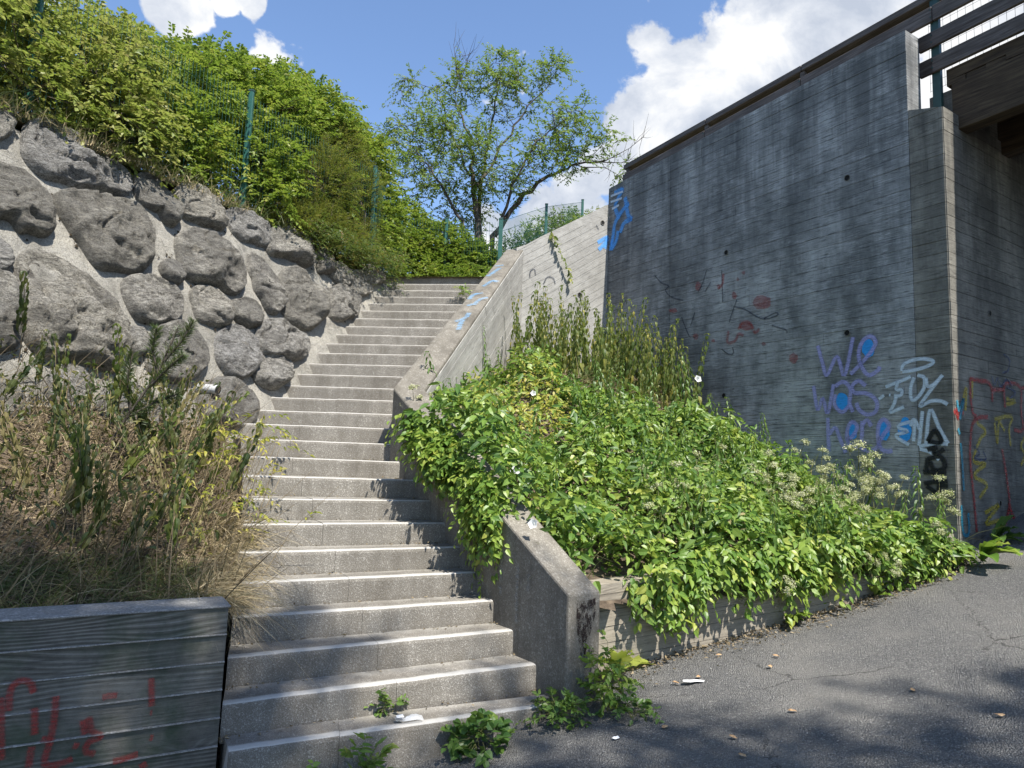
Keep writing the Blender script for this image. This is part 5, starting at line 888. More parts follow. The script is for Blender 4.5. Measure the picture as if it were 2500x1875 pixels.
def canopy(x, y):
    """height of the overgrowth over the soil"""
    c = np.array([.36 + .42 * mnoise.noise((a * 1.4, b * 1.4, 0)) + .30 * mnoise.noise((a * 3.6, b * 3.6, 4)) for a, b in zip(x, y)])
    c = c + .06 * np.exp(-(par_d(np.asarray(x), np.asarray(y)) / .5) ** 2)
    wd_ = -((np.asarray(x) - E0[0]) * (-WN[0]) + (np.asarray(y) - E0[1]) * (-WN[1])); c = c * np.clip(.18 + wd_ / 1.5, .18, 1) * np.clip(.55 + (3.9 - np.asarray(x)) * .4, .55, 1)
    return np.clip(c, .06, .85)
def cover(name, label, n, where, mat, leafL, aspect, hscale=1.0, parent=None, zoff=0.0, kind='full', shell=.16, tilt=.55):
    P = []; tries = 0
    x = rng.uniform(-1.3, 4.9, n * 6); y = rng.uniform(4.7, 12, n * 6); k = where(x, y); x, y = x[k], y[k]; gap = np.array([mnoise.noise((a * 3.3 + 7, b * 3.3, 1)) for a, b in zip(x, y)]) > -.30 - .5 * rng.random(len(x)); x, y = x[gap][:n], y[gap][:n]; h = canopy(x, y) * hscale; e = .06
    gx = (base_z(x + e, y) + canopy(x + e, y) * hscale - base_z(x - e, y) - canopy(x - e, y) * hscale) / (2 * e); gy = (base_z(x, y + e) + canopy(x, y + e) * hscale - base_z(x, y - e) - canopy(x, y - e) * hscale) / (2 * e)
    z = base_z(x, y) + h * np.clip(1 - np.abs(rng.normal(0, shell, len(x))) * 2.2, .05, 1.15) + zoff; nrm = unit(np.clip(np.stack([-gx, -gy, np.ones_like(gx)], 1), -2.5, 2.5))
    N = unit(nrm + np.array([.15, -.25, .35]) + rng.normal(0, tilt, (len(x), 3))); D = unit(rng.normal(size=(len(x), 3)) * (1, 1, .5) + nrm * (1, 1, 0) * 1.0 + np.array([0, -.15, -.25])); D = unit(D - N * (D * N).sum(1)[:, None] * .8)
    L = leafL * rng.uniform(.5, 1.3, len(x)); cl = np.array([mnoise.noise((a * 2.2, b * 2.2, c * 2.2)) for a, b, c in zip(x, y, z)]); rn = np.clip(.45 + .5 * cl + rng.normal(0, .2, len(x)), 0, 1)
    P = np.stack([x, y, z], 1)
    o = link(name, leaf_mesh(name, P, D, N, L, L * aspect, kind, rn), M[mat], parent); tag(o, label, None if parent else 'ground cover', kind='stuff'); return o
PLs, PLe = PL0[:2], PL1[:2]
BED2 = [(.38, 5.14), (.62, 5.24), (.85, 5.36), (1.4, 5.5), (2.2, 5.74), (4.35, 6.62), (4.4, 7.15), (1.95, 10.95), (-.1, 10.9), (-.90, 7.6), (-.80, 7.0), (-.52, 6.44), (-.68, 6.18), (-.72, 5.99), (-.54, 5.85), (-.34, 5.80), (-.36, 5.59), (-.20, 5.30), (-.02, 5.22), (.12, 5.28), (.34, 5.22)]
yel = lambda x, y: ((x + .05) / .75) ** 2 + ((y - 7.9) / .9) ** 2 < 1
nback = lambda x, y: y > 9.25 - .12 * x
main_w = lambda x, y: in_poly(x, y, BED2) & ~nback(x, y) & (rng.random(len(x)) > .75 * yel(x, y))
cover('overgrowth', 'bright green bindweed and ground elder overgrowing the sloping bed', 14000, main_w, 'l_bright', .085, .62, tilt=.7)
cover('weed_cover', 'darker nettle-leaved weeds mixed into the bed overgrowth', 7000, main_w, 'l_dark', .115, .36, 1.2, shell=.3, tilt=.85)
cover('yellow_weeds', 'yellowing weeds in the sunny middle of the bed', 6000, lambda x, y: in_poly(x, y, BED2) & yel(x, y), 'l_yellow', .065, .45, 1.0, shell=.2)
cover('ground_elder_cover', 'pale yellow green ground elder growing along the dark wall side of the bed', 5200, lambda x, y: in_poly(x, y, BED2) & (x > 1.5 + .6 * np.sin(y * 3)) & (y < 9), 'l_lime', .07, .5, 1.15, shell=.16, tilt=.7)
cover('dead_leaves', 'scattered dead brown leaves caught in the bed overgrowth', 420, main_w, 'l_dryleaf', .07, .4, 1.0, shell=.12, tilt=.9)
pts = []
for _ in range(6000):
    x, y = rng.uniform(-1, 4.3), rng.uniform(5.1, 9.3)
    if len(pts) < 420 and in_poly(np.array([x]), np.array([y]), BED2)[0] and mnoise.noise((x * 1.7, y * 1.7, 22)) > .05: pts.append((x, y, float(bed(x, y)) + .02))
tag(blades('grass', pts, 'l_grass', (.35, .85), .0055, (.08, -.2, 0), .35, .5, .9), 'long grass blades rising out of the bed overgrowth', 'grass', kind='stuff')
cover('dead_litter', 'brown dead stems and leaves under the nettles at the back', 2600, lambda x, y: in_poly(x, y, BEDP) & (y > 8.9 - .1 * x), 'l_deadgrass', .09, .2, .35, shell=.4, kind='diamond')
pts = []
while len(pts) < 900:
    x, y = rng.uniform(-.7, 2.2), rng.uniform(8.7, 10.6)
    if in_poly(np.array([x]), np.array([y]), BEDP)[0]: pts.append((x, y, float(bed(x, y)) + .02))
tag(blades('dry_stalks', pts, 'l_straw', (.2, .6), .004, (.1, -.2, 0), .9, .3, .5), 'dry straw stalks lying among the nettle stems', 'dry stalks', kind='stuff')
# curtain hanging over the planter wall and over the parapet
def curtain(label, a, b, n, zt, out, nd, mat, leafL, drop, clumps, name='hanging_bindweed'):
    a, b = np.array(a, float), np.array(b, float); C = []; O = []; tb = Tubes()
    for k in range(n):
        t = rng.random(); amp = max(0.0, .5 + .9 * mnoise.noise((t * clumps, 3.7, 0)) + .4 * mnoise.noise((t * clumps * 3, 9.1, 0))); s = rng.random() ** 1.6; dz = drop * amp * s
        q = a + (b - a) * t; q = np.append(q, zt(t)) + np.array(nd) * (out * rng.uniform(.1, 1.0) * (1 - .3 * s)); q[2] += rng.uniform(-.02, .16) * (1 - s) - dz; C.append(q); O.append(np.array(nd) * .5 - ZH * (.2 + s) + rng.normal(0, .3, 3))
    P, D, N, L, rn, s_, e_ = sprays(np.array(C), np.array(O), 6, .17, leafL, .6, .5, .4, .3); N = N + np.array(nd) * .9
    o = link(name, leaf_mesh(name, P, D, N, L, L * .62, 'full', rn), M[mat]); tag(o, label, 'creeper', kind='stuff'); return o
curtain('bindweed hanging over the front of the long planter wall', PLs + PD[:2] * .62, PLe - PD[:2] * .25, 480, lambda t: pz(.62 + t * (PLl - .87)) + .05, .17, PN, 'l_bright', .085, .36, 6)
pn = -n1; PT = lambda t, o: F_[:2] + (K_[:2] - F_[:2]) * t + n1[:2] * o
curtain('bindweed hanging over the middle of the stair parapet', PT(.29, .14), PT(.46, .10), 330, lambda t: .83 + 1.53 * (.31 + t * .16) + .06, .22, pn, 'l_bright', .075, .55, 1.2)
curtain('leafy shoots leaning out over the steps near the parapet bend', PT(.52, .12), PT(.74, .10), 330, lambda t: .83 + 1.53 * (.52 + t * .22) + .05, .36, pn, 'l_bright', .08, .10, 1.5)
curtain('dark green shoots mixed in where the bed spills over the parapet', PT(.50, .15), PT(.76, .12), 200, lambda t: .83 + 1.53 * (.50 + t * .26) + .02, .30, pn, 'l_dark', .10, .12, 2.2)
# ---- nettles
def nettle_proto(h, nleaf, leafL, mat, stemmat, sd, droopy=1.0, lean=.1, bare=.35, aspect=.45):
    rg = np.random.default_rng(sd); a = rg.random() * 6.28; bend = np.array([math.cos(a), math.sin(a), 0]) * lean * h; ts = np.linspace(0, 1, 7); path = np.stack([bend * t ** 2 + np.array([0, 0, h * t]) + (rg.normal(0, .006, 3) if 0 < t < 1 else 0) for t in ts]); tb = Tubes(); tb.add(path, np.linspace(.0042, .0018, 7), 5); stem = tb.mesh('stem')
    P = []; D = []; N = []; L = []
    for k in range(nleaf):
        t = bare + (1 - bare) * (k // 2 + .5) / (nleaf / 2); c = np.array([np.interp(t, ts, path[:, i]) for i in range(3)]); az = (k % 2) * math.pi + (k // 2) * 1.57 + rg.normal(0, .3); hd = np.array([math.cos(az), math.sin(az), 0]); pet = hd * .022 + np.array([0, 0, .004]); dn = droopy * rg.uniform(.7, 1.5)
        P.append(c + pet); D.append(unit(hd * .55 + np.array([0, 0, -dn]))); N.append(unit(hd * dn + np.array([0, 0, .5]))); L.append(leafL * (1.15 - .65 * t) * rg.uniform(.75, 1.25))
    for k in range(6): az = rg.random() * 6.28; hd = np.array([math.cos(az), math.sin(az), 0]); P.append(path[-1]); D.append(unit(hd + np.array([0, 0, .4 - .5 * droopy]))); N.append(np.array([0, 0, 1.]) + hd * .3); L.append(leafL * .38)
    lm = leaf_mesh('foliage', np.array(P), np.array(D), np.array(N), np.array(L), np.array(L) * aspect, 'full', np.clip(rg.normal(.4, .25, len(P)), 0, 1), .3, .35); lm.materials.append(M[mat]); stem.materials.append(M[stemmat]); return stem, lm
def plant(proto, loc, rz, sc, name, label, cat, grp, tilt=(0, 0)):
    r = empty(name, loc); tag(r, label, cat, grp); r.rotation_euler = (tilt[0], tilt[1], rz); r.scale = (sc, sc, sc)
    for nm, me in zip(('stem', 'foliage'), proto): o = link(nm, me, None, r); 
    tag(o, kind='stuff'); return r
pr = [nettle_proto(h, n, .125, 'l_nettle', 'stem_green', 40 + k, 1.15, .12, .12, .52) for k, (h, n) in enumerate([(1.25, 34), (1.1, 30), (1.35, 38), (.95, 28), (1.2, 32), (1.05, 30), (1.3, 36), (.85, 26)])]
cnt = 0
while cnt < 150:
    x, y = rng.uniform(-.2, 2.6), rng.uniform(9.2, 11.2)
    if not in_poly(np.array([x]), np.array([y]), [(-.12, 9.5), (2.55, 9.0), (2.45, 9.9), (1.4, 11.35), (.35, 10.9)])[0]: continue
    plant(pr[rng.integers(8)], (x, y, float(bed(x, y)) - .03), rng.random() * 6.28, rng.uniform(.55, 1.12), 'nettle', 'drooping olive green nettle in the stand before the pale wall', 'nettle', 'nettles before the pale wall', tuple(rng.normal(0, .12, 2))); cnt += 1
pf = [nettle_proto(h, n, .135, 'l_dark', 'stem_green', 60 + k, .5, .15, .25, .34) for k, (h, n) in enumerate([(.8, 30), (.7, 26), (.95, 32), (.6, 24)])]
FRX = []
for _ in range(400):
    x, y = rng.uniform(-.7, 4.0), rng.uniform(5.6, 9.2)
    if in_poly(np.array([x]), np.array([y]), BED2)[0] and not yel(x, y) and mnoise.noise((x * .9, y * .9, 8)) > -.06 and len(FRX) < 85: FRX.append((x, y, rng.uniform(.55, .95)))
FR = [(2.55, 9.35, 1.2), (2.35, 9.1, 1.05), (2.65, 9.05, .9), (2.2, 8.7, 1), (2.75, 8.6, .85), (.9, 6.6, .9), (.7, 6.9, .8), (1.3, 7.2, .85), (1.5, 7.8, .9), (-.6, 7.9, .9), (-.35, 7.5, .85), (-.75, 7.3, .95), (.4, 6.3, .7), (1.0, 7.9, .8), (1.9, 7.4, .75), (.2, 7.0, .8), (1.7, 8.4, .9), (1.2, 8.6, .8)]
for x, y, s in FR + FRX: plant(pf[rng.integers(4)], (x, y, float(bed(x, y))), rng.random() * 6.28, s, 'nettle', 'fresh green nettle standing up out of the bed overgrowth', 'nettle', 'green nettles in the bed', tuple(rng.normal(0, .12, 2)))
# umbels of ground elder
def umbel_proto(h, sd):
    rg = np.random.default_rng(sd); tb = Tubes(); top = np.array([rg.normal(0, .06), rg.normal(0, .06), h]); tb.add([(0, 0, 0), top * (.5, .5, .5) + (.02, 0, 0), top], [.004, .003, .002], 5); P = []; D = []; N = []; L = []
    heads = [top] + [top * rg.uniform(.62, .85) + np.array([rg.normal(0, .08), rg.normal(0, .08), rg.uniform(0, .06)]) for _ in range(2)]
    for hd in heads:
        tb.add([top * .55, hd], [.0022, .0015], 4)
        for _ in range(14):
            v = unit(np.array([rg.normal(), rg.normal(), 1.1])); q = hd + v * .055; tb.add([hd, q], [.001, .0007], 3)
            for _ in range(11): w_ = rg.normal(0, .012, 3); P.append(q + w_); D.append(unit(rg.normal(size=3))); N.append(v); L.append(.015)
    stem = tb.mesh('stem'); lm = leaf_mesh('flower_head', np.array(P), np.array(D), np.array(N), np.array(L), np.array(L) * .9, 'diamond', np.clip(rg.normal(.5, .3, len(P)), 0, 1)); lm.materials.append(M['l_umbel']); stem.materials.append(M['stem_green']); return stem, lm
pu = [umbel_proto(h, 80 + k) for k, h in enumerate((.62, .55, .7, .5))]
def on_bed(x, y): return float(bed(x, y)) + .0
um = [(4.0, 6.82, 1.0), (3.9, 7.15, .9), (4.2, 7.0, .9), (3.6, 7.35, 1), (3.75, 7.6, 1.05), (3.2, 7.1, .85), (2.5, 6.4, .8), (2.9, 6.6, .8), (2.1, 6.35, .8), (1.7, 6.2, .75), (3.4, 6.75, .8), (2.7, 7.3, .8), (2.2, 7.0, .85), (3.1, 7.9, .9), (2.0, 7.9, .7), (1.4, 6.6, .75), (4.3, 6.95, .7), (3.0, 6.9, .8), (-.9, 6.8, .75), (-.7, 7.05, .7), (-.6, 6.65, .7), (-.2, 7.6, .6), (3.85, 7.9, 1.25), (2.55, 6.75, .75)] + [(rng.uniform(1.2, 4.1), 0, rng.uniform(.65, .95)) for _ in range(34)]
um = [(x, y if y else float(np.interp(x, [.7, 4.2], [5.6, 6.95])) + abs(rng.normal(.1, .6)), s) for x, y, s in um]
for x, y, s in um: plant(pu[rng.integers(4)], (x, y, on_bed(x, y)), rng.random() * 6.28, s, 'ground_elder', 'ground elder stem with pale greenish flower umbels in the bed', 'umbel plant', 'flowering ground elder in the bed', tuple(rng.normal(0, .22, 2)))
for k, (t, dz) in enumerate(((.33, -.10), (.40, -.2), (.60, -.05), (.86, .0), (.93, -.1), (.2, -.06), (.5, .0), (.72, -.12))):
    q = PL0 + PD * (t * PLl) + PN * .16 + ZH * (pz(t * PLl) + dz - .1); plant(pu[k % 4], tuple(q), rng.random() * 6, .6, 'ground_elder', 'ground elder with pale umbels leaning over the planter wall edge', 'umbel plant', 'umbels leaning over the planter wall', (rng.normal(1.1, .2), rng.normal(.3, .2)))
# white bindweed flowers
def flower(loc, face, r, label):
    f = unit(face); s = unit(np.cross(f, ZH)); u = np.cross(s, f); n = 20; V = []; 
    for d_, rr, wv in ((-.045, .006, 0), (-.02, .014, 0), (0, .03, .06), (.006, .046, .12)):
        for i in range(n): a = 2 * math.pi * i / n; q = rr * r / .046 * (1 + wv * math.cos(5 * a)); V.append(f * (d_ * r / .046 + wv * .02 * math.cos(10 * a)) + s * q * math.cos(a) + u * q * math.sin(a))
    Fs = [[k * n + i, k * n + (i + 1) % n, (k + 1) * n + (i + 1) % n, (k + 1) * n + i] for k in range(3) for i in range(n)]
    o = link('bindweed_flower', mesh_np('bindweed_flower', V, Fs, rnd=np.full(len(Fs), .6), smooth=True), M['petal']); o.location = loc; tag(o, label, 'flower', 'white bindweed flowers')
def at(px, py, Y):               # point of the place seen in that direction, Y metres away
    d = f_ + r_ * ((px - 1250) / (CAM['lens'] / 36 * 2500)) + u_ * ((937.5 - py) / (CAM['lens'] / 36 * 2500)); t = Y / d.y; return (d.x * t, Y, CAM['z'] + d.z * t)
for (px, py, Y, r, lb) in ((1258, 1150, 5.85, .040, 'white bindweed flower open above the overgrown parapet'), (1301, 1279, 5.05, .034, 'white bindweed flower low beside the end post'), (1704, 925, 9.0, .045, 'white bindweed flower beside the tall green nettles'), (1302, 960, 7.7, .03, 'small white bindweed flower in the yellowing weeds'), (1752, 1357, 5.7, .034, 'drooping white bindweed flower over the planter wall')):
    flower(at(px, py, Y), (-.1 + rng.normal(0, .2), -1, .35), r, lb)

# hanging vine on the pale wall and seedlings on the stairs
def vine(label, pts, mat, leafL, nd, sp=.035, cat='creeper'):
    q = np.array(pts, float); tt = np.linspace(0, len(q) - 1, (len(q) - 1) * 8 + 1); c = np.stack([np.interp(tt, np.arange(len(q)), q[:, i]) for i in range(3)], 1); c += rng.normal(0, .008, c.shape); tb = Tubes(); tb.add(c, .002, 4); root = link('hanging_vine', tb.mesh('hanging_vine'), M['stem_green']); tag(root, label, cat)
    n = int(np.linalg.norm(np.diff(c, axis=0), axis=1).sum() / sp); ii = np.linspace(0, len(c) - 1, n); P = np.stack([np.interp(ii, np.arange(len(c)), c[:, i]) for i in range(3)], 1); D = rng.normal(0, .5, (n, 3)) + np.array([0, 0, -.8]) + np.array(nd) * .3; N = np.array(nd) + rng.normal(0, .4, (n, 3)) + ZH * .3; L = leafL * rng.uniform(.6, 1.2, n)
    link('foliage', leaf_mesh('foliage', P, D, N, L, L * .6, 'full', np.clip(rng.normal(.4, .2, n), 0, 1)), M[mat], root)['kind'] = 'stuff'
vine('long drooping vine hanging down the pale wall from its top', [to_l((.50, 5.52)) + LN * .03, to_l((.62, 5.3)) + LN * .07, to_l((.78, 5.0)) + LN * .08, to_l((.92, 4.75)) + LN * .08], 'l_nettle', .10, LN, .03)
ip = lambda t, z, o: F_ + (K_ - F_) * t - n1 * o + ZH * z
vine('single bindweed strand hanging down the parapet face beside the steps', [ip(.36, 1.36, .1), ip(.355, 1.1, .05), ip(.35, .85, .04), ip(.355, .66, .05)], 'l_bright', .05, -n1, .028)
for k, t in enumerate((.13, .38, .52, .66)):
    q = PL0 + PD * (t * PLl) + PN * .12; z1 = pz(t * PLl)
    vine(['short bindweed strand on the planter wall near the end post', 'bindweed strand reaching the asphalt at the planter wall middle', 'long bindweed strand right of the planter wall middle', 'thin bindweed strand on the sunny part of the planter wall'][k], [q + ZH * z1, q + PN * .05 + ZH * (z1 - .15), q + PN * .02 + ZH * (z1 - (.22, .38, .42, .3)[k])], 'l_bright', .06, PN, .02)

# docks and weeds at the foot of the walls
def dock(label, loc, n, L0, mat='l_bright', el=(.5, 1.3), asp=.26, grp=None, name='dock_plant', azc=None):
    root = empty(name, tuple(loc)); tag(root, label, 'weed', grp); V = []; F = []; rn = []; uv = []
    for k in range(n):
        az = rng.random() * 6.28 if azc is None else azc + rng.uniform(-1.5, 1.5); e = rng.uniform(*el); L = L0 * rng.uniform(.6, 1.15); hd = np.array([math.cos(az), math.sin(az), 0]); sd_ = np.array([-hd[1], hd[0], 0]); b0 = len(V); m_ = 9; r_n = rng.random()
        for i in range(m_):
            t = i / (m_ - 1); el_ = e - 1.3 * t * t * rng.uniform(.6, .9); c = hd * (L * t * math.cos(e) * 1.0) + ZH * (L * (t * math.sin(e) - .42 * t * t)); w_ = L * asp * (.12 + .9 * max(0, math.sin(math.pi * min(1, max(0, (t - .12) / .88)) ** .9))) * (1 if t > .1 else .2); wv = .012 * math.sin(i * 2.4 + k)
            V += [c - sd_ * w_ / 2 + ZH * (w_ * .22 + wv), c, c + sd_ * w_ / 2 + ZH * (w_ * .22 - wv)]; uv += [(t, .1), (t, .5), (t, .9)]
        for i in range(m_ - 1): a = b0 + 3 * i; F += [[a, a + 1, a + 4, a + 3], [a + 1, a + 2, a + 5, a + 4]]; rn += [r_n] * 2
    link('leaf', mesh_np('leaf', V, F, rnd=rn, uv=uv, smooth=True), M[mat], root); return root
def pl_foot(t, o): q = PL0 + PD * (t * PLl) + PN * o; return (q[0], q[1], float(ground_z(q[0], q[1])))
dock('large dock plant with wavy leaves at the planter wall near the end post', pl_foot(.115, .07), 11, .42, azc=-1.0)
dock('dock plant with pale leaves at the planter wall middle', pl_foot(.50, .06), 11, .27, azc=-1.0)
dock('dock plant on the right third of the planter wall foot', pl_foot(.735, .06), 8, .26, azc=-1.0)
dock('big bright dock plant at the right end of the planter wall', (4.36, 6.62, float(ground_z(4.36, 6.62)) + .03), 12, .45, azc=-.6)
dock('dark shaded dock plant at the foot of the bridge abutment', (4.82, 7.12, float(ground_z(4.82, 7.12)) + .03), 13, .48, 'l_dark', azc=-.6)
def weed(label, loc, r, h, n, mat='l_bright', leafL=.06, asp=.6, name='weed'):
    shrub(name, label, 'weed', loc, [((loc[0], loc[1], loc[2] + h * .5), (r, r, h * .5))], n, mat, leafL, asp, 6, .09, .3, .7, stems=5, shape='full', zmin=loc[2] + .01, shell=.2, stemmat='stem_green', sr=.12)
gz = lambda x, y: float(ground_z(x, y))
weed('bushy green weed at the foot of the blunt parapet post', (.66, 4.64, gz(.66, 4.64)), .15, .42, 62, 'l_bright', .055)
weed('low spreading weed between parapet post and lowest step', (.36, 4.50, gz(.36, 4.5)), .17, .16, 52, 'l_dark', .05)
weed('small weed trailing on the asphalt beside the post', (.80, 4.45, gz(.8, 4.45)), .12, .12, 26, 'l_dark', .05)
weed('round leaved weed growing at the front of the lowest step', (-.12, 4.26, gz(-.12, 4.26)), .16, .18, 34, 'l_dark', .07, .9)
weed('tall thin weed in front of the lowest step joint', (-.70, 3.92, gz(-.70, 3.92)), .09, .30, 26, 'l_bright', .07, .5)
weed('low leafy weed patch at the left of the lowest step', (-1.0, 3.74, gz(-1.0, 3.74)), .17, .19, 60, 'l_bright', .05, .7)
weed('small weed growing on the second tread under the riser', (-.66, 4.36, .165), .06, .09, 16, 'l_dark', .045, .7)
for k, (x, y, z) in enumerate(((-2.78, 8.15, 15 * H_ST), (-2.5, 9.75, 21 * H_ST), (-2.47, 10.05, 23 * H_ST), (-2.9, 7.75, 13 * H_ST), (-.78, 10.2, 25 * H_ST))):
    weed(['small weed at the left end of a middle step', 'weed tuft between boulder and upper step', 'weed tuft higher up at the boulder foot', 'seedling at the left end of the lower curve step', 'narrow green weed on the top flight beside the parapet'][k], (x, y, z), .07, .13, 22, 'l_bright', .045, .6)

# ------------------------------------------------------------------ left bed
lbed = rbf([(-1.75, 4.2, .80), (-2.6, 3.75, .80), (-3.6, 3.1, .80), (-5.2, 2.2, .8), (-1.78, 4.6, .72), (-2.05, 5.3, 1.12), (-2.5, 6.3, 1.55), (-2.9, 6.9, 1.85), (-3.35, 6.1, 1.95), (-3.8, 5.2, 1.9), (-4.4, 4.0, 1.75), (-5.6, 2.3, 1.7), (-2.7, 4.9, 1.25), (-3.4, 4.2, 1.2)])
LB = [(-1.62, 4.12), (-5.8, 1.75), (-6.4, 2.3), (-3.2, 6.9), (-2.95, 7.15), (-2.65, 6.75), (-2.1, 5.5), (-1.7, 4.5)]
tag(grid_mesh('soil', np.arange(-6.6, -1.4, .08), np.arange(1.5, 7.4, .08), lambda X, Y: lbed(X, Y), M['soil'], keep=lambda x, y: in_poly(x, y, LB)), kind='structure')
def in_lb(n, poly=LB):
    P = []
    while len(P) < n:
        x = rng.uniform(-5.2, -1.5, n * 3); y = rng.uniform(2.2, 7.2, n * 3); k = in_poly(x, y, poly); P += [(a, b, float(c)) for a, b, c in zip(x[k], y[k], lbed(x[k], y[k]))]
    return P[:n]
tag(blades('dry_litter', in_lb(9000), 'l_deadgrass', (.08, .30), .005, (.25, -.1, 0), 1.2, .35, .35), 'brown dead stalks and leaves covering the left bed', 'litter', kind='stuff')
tag(blades('straw', in_lb(2200), 'l_straw', (.15, .55), .0032, (.3, -.1, 0), .9, .35, .6), 'pale straw stalks leaning in the left bed', 'straw', kind='stuff')
tag(blades('dry_stems', in_lb(1300), 'l_deadgrass', (.35, .85), .0042, (.32, -.06, 0), .35, .12, .9), 'bare brown stems standing and leaning in the left bed', 'stems', kind='stuff')
FRB = [(-1.66, 4.14), (-3.6, 3.0), (-3.8, 3.3), (-2.0, 4.75)]
tag(blades('grass', in_lb(3200, FRB), 'l_grass', (.10, .34), .0035, (.12, -.2, 0), .7, .6, .6), 'tangled grass along the top of the dark planter wall', 'grass', kind='stuff')
STB = [(-1.62, 4.2), (-1.85, 4.2), (-2.2, 5.3), (-1.95, 5.35)]
pts = [(x + .03, y, z + .02) for x, y, z in in_lb(1200, STB)]
tag(blades('dry_grass', pts, 'l_straw', (.18, .52), .0026, (.55, -.25, 0), .5, .75, .5), 'bleached dry grass hanging over the left ends of lower steps', 'grass', kind='stuff')
LFB = [(-1.9, 4.45), (-5.2, 2.3), (-5.9, 2.4), (-3.3, 6.6), (-2.9, 6.8), (-2.2, 5.3)]
x = in_lb(2600, LFB); P = np.array(x) + np.stack([rng.uniform(0, .2, len(x)), rng.uniform(-.1, 0, len(x)), rng.random(len(x)) ** 1.3 * .55], 1)
o = link('withered_leaves', leaf_mesh('withered_leaves', P, rng.normal(0, .6, (len(x), 3)) + np.array([.1, 0, -.5]), rng.normal(0, .8, (len(x), 3)) + np.array([.3, -.4, .4]), rng.uniform(.03, .075, len(x)), rng.uniform(.012, .03, len(x)), 'full', None, .5, .4), M['l_wilt']); tag(o, 'curled withered leaves caught among the stalks of the left bed', 'leaves', kind='stuff')
pl_ = [nettle_proto(h, n, .115, m_, 'stem_dry', 120 + k, 1.8, .16, b_, .55) for k, (h, n, m_, b_) in enumerate([(1.0, 34, 'l_wilt', .35), (.9, 30, 'l_wilt', .4), (1.15, 38, 'l_wilt', .42), (.8, 28, 'l_dryleaf', .3), (1.05, 28, 'l_wilt', .55), (.95, 32, 'l_nettle', .40)])]
for k, (x, y, z) in enumerate(in_lb(105, LFB)):
    plant(pl_[rng.integers(6)], (x, y, z - .02), rng.random() * 6.28, rng.uniform(.5, 1.0), 'withered_nettle', 'withered nettle with hanging dark leaves in the dry left bed', 'nettle', 'withered nettles in the left bed', (rng.normal(.05, .16), rng.normal(.22, .2)))
# yellow-green wilting herbs over the steps
x = [(-2.05 + rng.normal(0, .17), 5.2 + rng.normal(0, .45), 0) for _ in range(75)]
C = np.array([(a, b, float(lbed(a, b)) + rng.uniform(.1, .75)) for a, b, c in x]); P, D, N, L, rn, a_, e_ = sprays(C, np.tile([.5, -.1, .4], (len(C), 1)), 8, .2, .055, .5, .5, .5)
tb = Tubes()
for s_, q in zip(C, e_): tb.add([(s_[0] - .15, s_[1], float(lbed(s_[0] - .15, s_[1]))), s_, q], [.003, .002, .001], 3)
root = empty('wilting_herb', (-2.1, 5.2, 1.0)); tag(root, 'yellowing herb leaning over the steps from the left bed', 'herb'); B = np.array([-2.1, 5.2, 1.0])
tag(link('foliage', leaf_mesh('foliage', P - B, D, N, L, L * .42, 'full', rn, .4, .3), M['l_yellow'], root), kind='stuff'); V = tb.mesh('stem'); so = link('stem', V, M['stem_dry'], root); so.location = -B
for k in range(12):      # thin bare stalks leaning over the steps
    a = (-1.85 + rng.normal(0, .12), 4.6 + rng.uniform(-.3, .9)); z = float(lbed(*a)); tb = Tubes(); dx = rng.uniform(.25, .6); hh = rng.uniform(.3, .8); tb.add([(a[0], a[1], z), (a[0] + dx * .4, a[1], z + hh * .55), (a[0] + dx, a[1] - .05, z + hh)], [.0028, .002, .0012], 4); tag(link('dry_stalk', tb.mesh('dry_stalk'), M['stem_dry']), 'thin dry stalk leaning out over the left step ends', 'stalk', 'dry stalks over the steps')
# young pine
pb = np.array([-3.0, 5.35, 1.72]); root = empty('young_pine', tuple(pb)); tag(root, 'young pine with upright green needle shoots before the boulder wall', 'pine'); tb = Tubes(); P = []; D = []; N = []
axes = [[(0, 0, 0), (.12, 0, .22), (.30, 0, .52), (.42, 0, .88)], [(.12, 0, .22), (.10, -.05, .45), (.12, -.05, .66)], [(.25, 0, .42), (.40, -.05, .56), (.52, -.08, .66)], [(.34, 0, .62), (.46, 0, .78), (.53, 0, .93)], [(.1, 0, .18), (.26, .06, .30), (.42, .1, .38)], [(.3, 0, .52), (.27, -.06, .7), (.30, -.08, .86)]]
for ax in axes:
    q = np.array(ax, float); tb.add(q, np.linspace(.012, .006, len(q)), 6); tt = np.linspace(.25, len(q) - 1, 330); c = np.stack([np.interp(tt, np.arange(len(q)), q[:, i]) for i in range(3)], 1); tg = unit(np.gradient(c, axis=0)); rd_ = unit(np.cross(tg, rng.normal(size=c.shape))); P.append(c); D.append(unit(tg * .75 + rd_)); N.append(rng.normal(size=c.shape))
link('branch', tb.mesh('branch'), M['bark'], root); P = np.concatenate(P); nn = len(P)
tag(link('needles', leaf_mesh('needles', P, np.concatenate(D), np.concatenate(N), rng.uniform(.05, .085, nn), .0042, 'diamond'), M['l_pine'], root), kind='stuff')

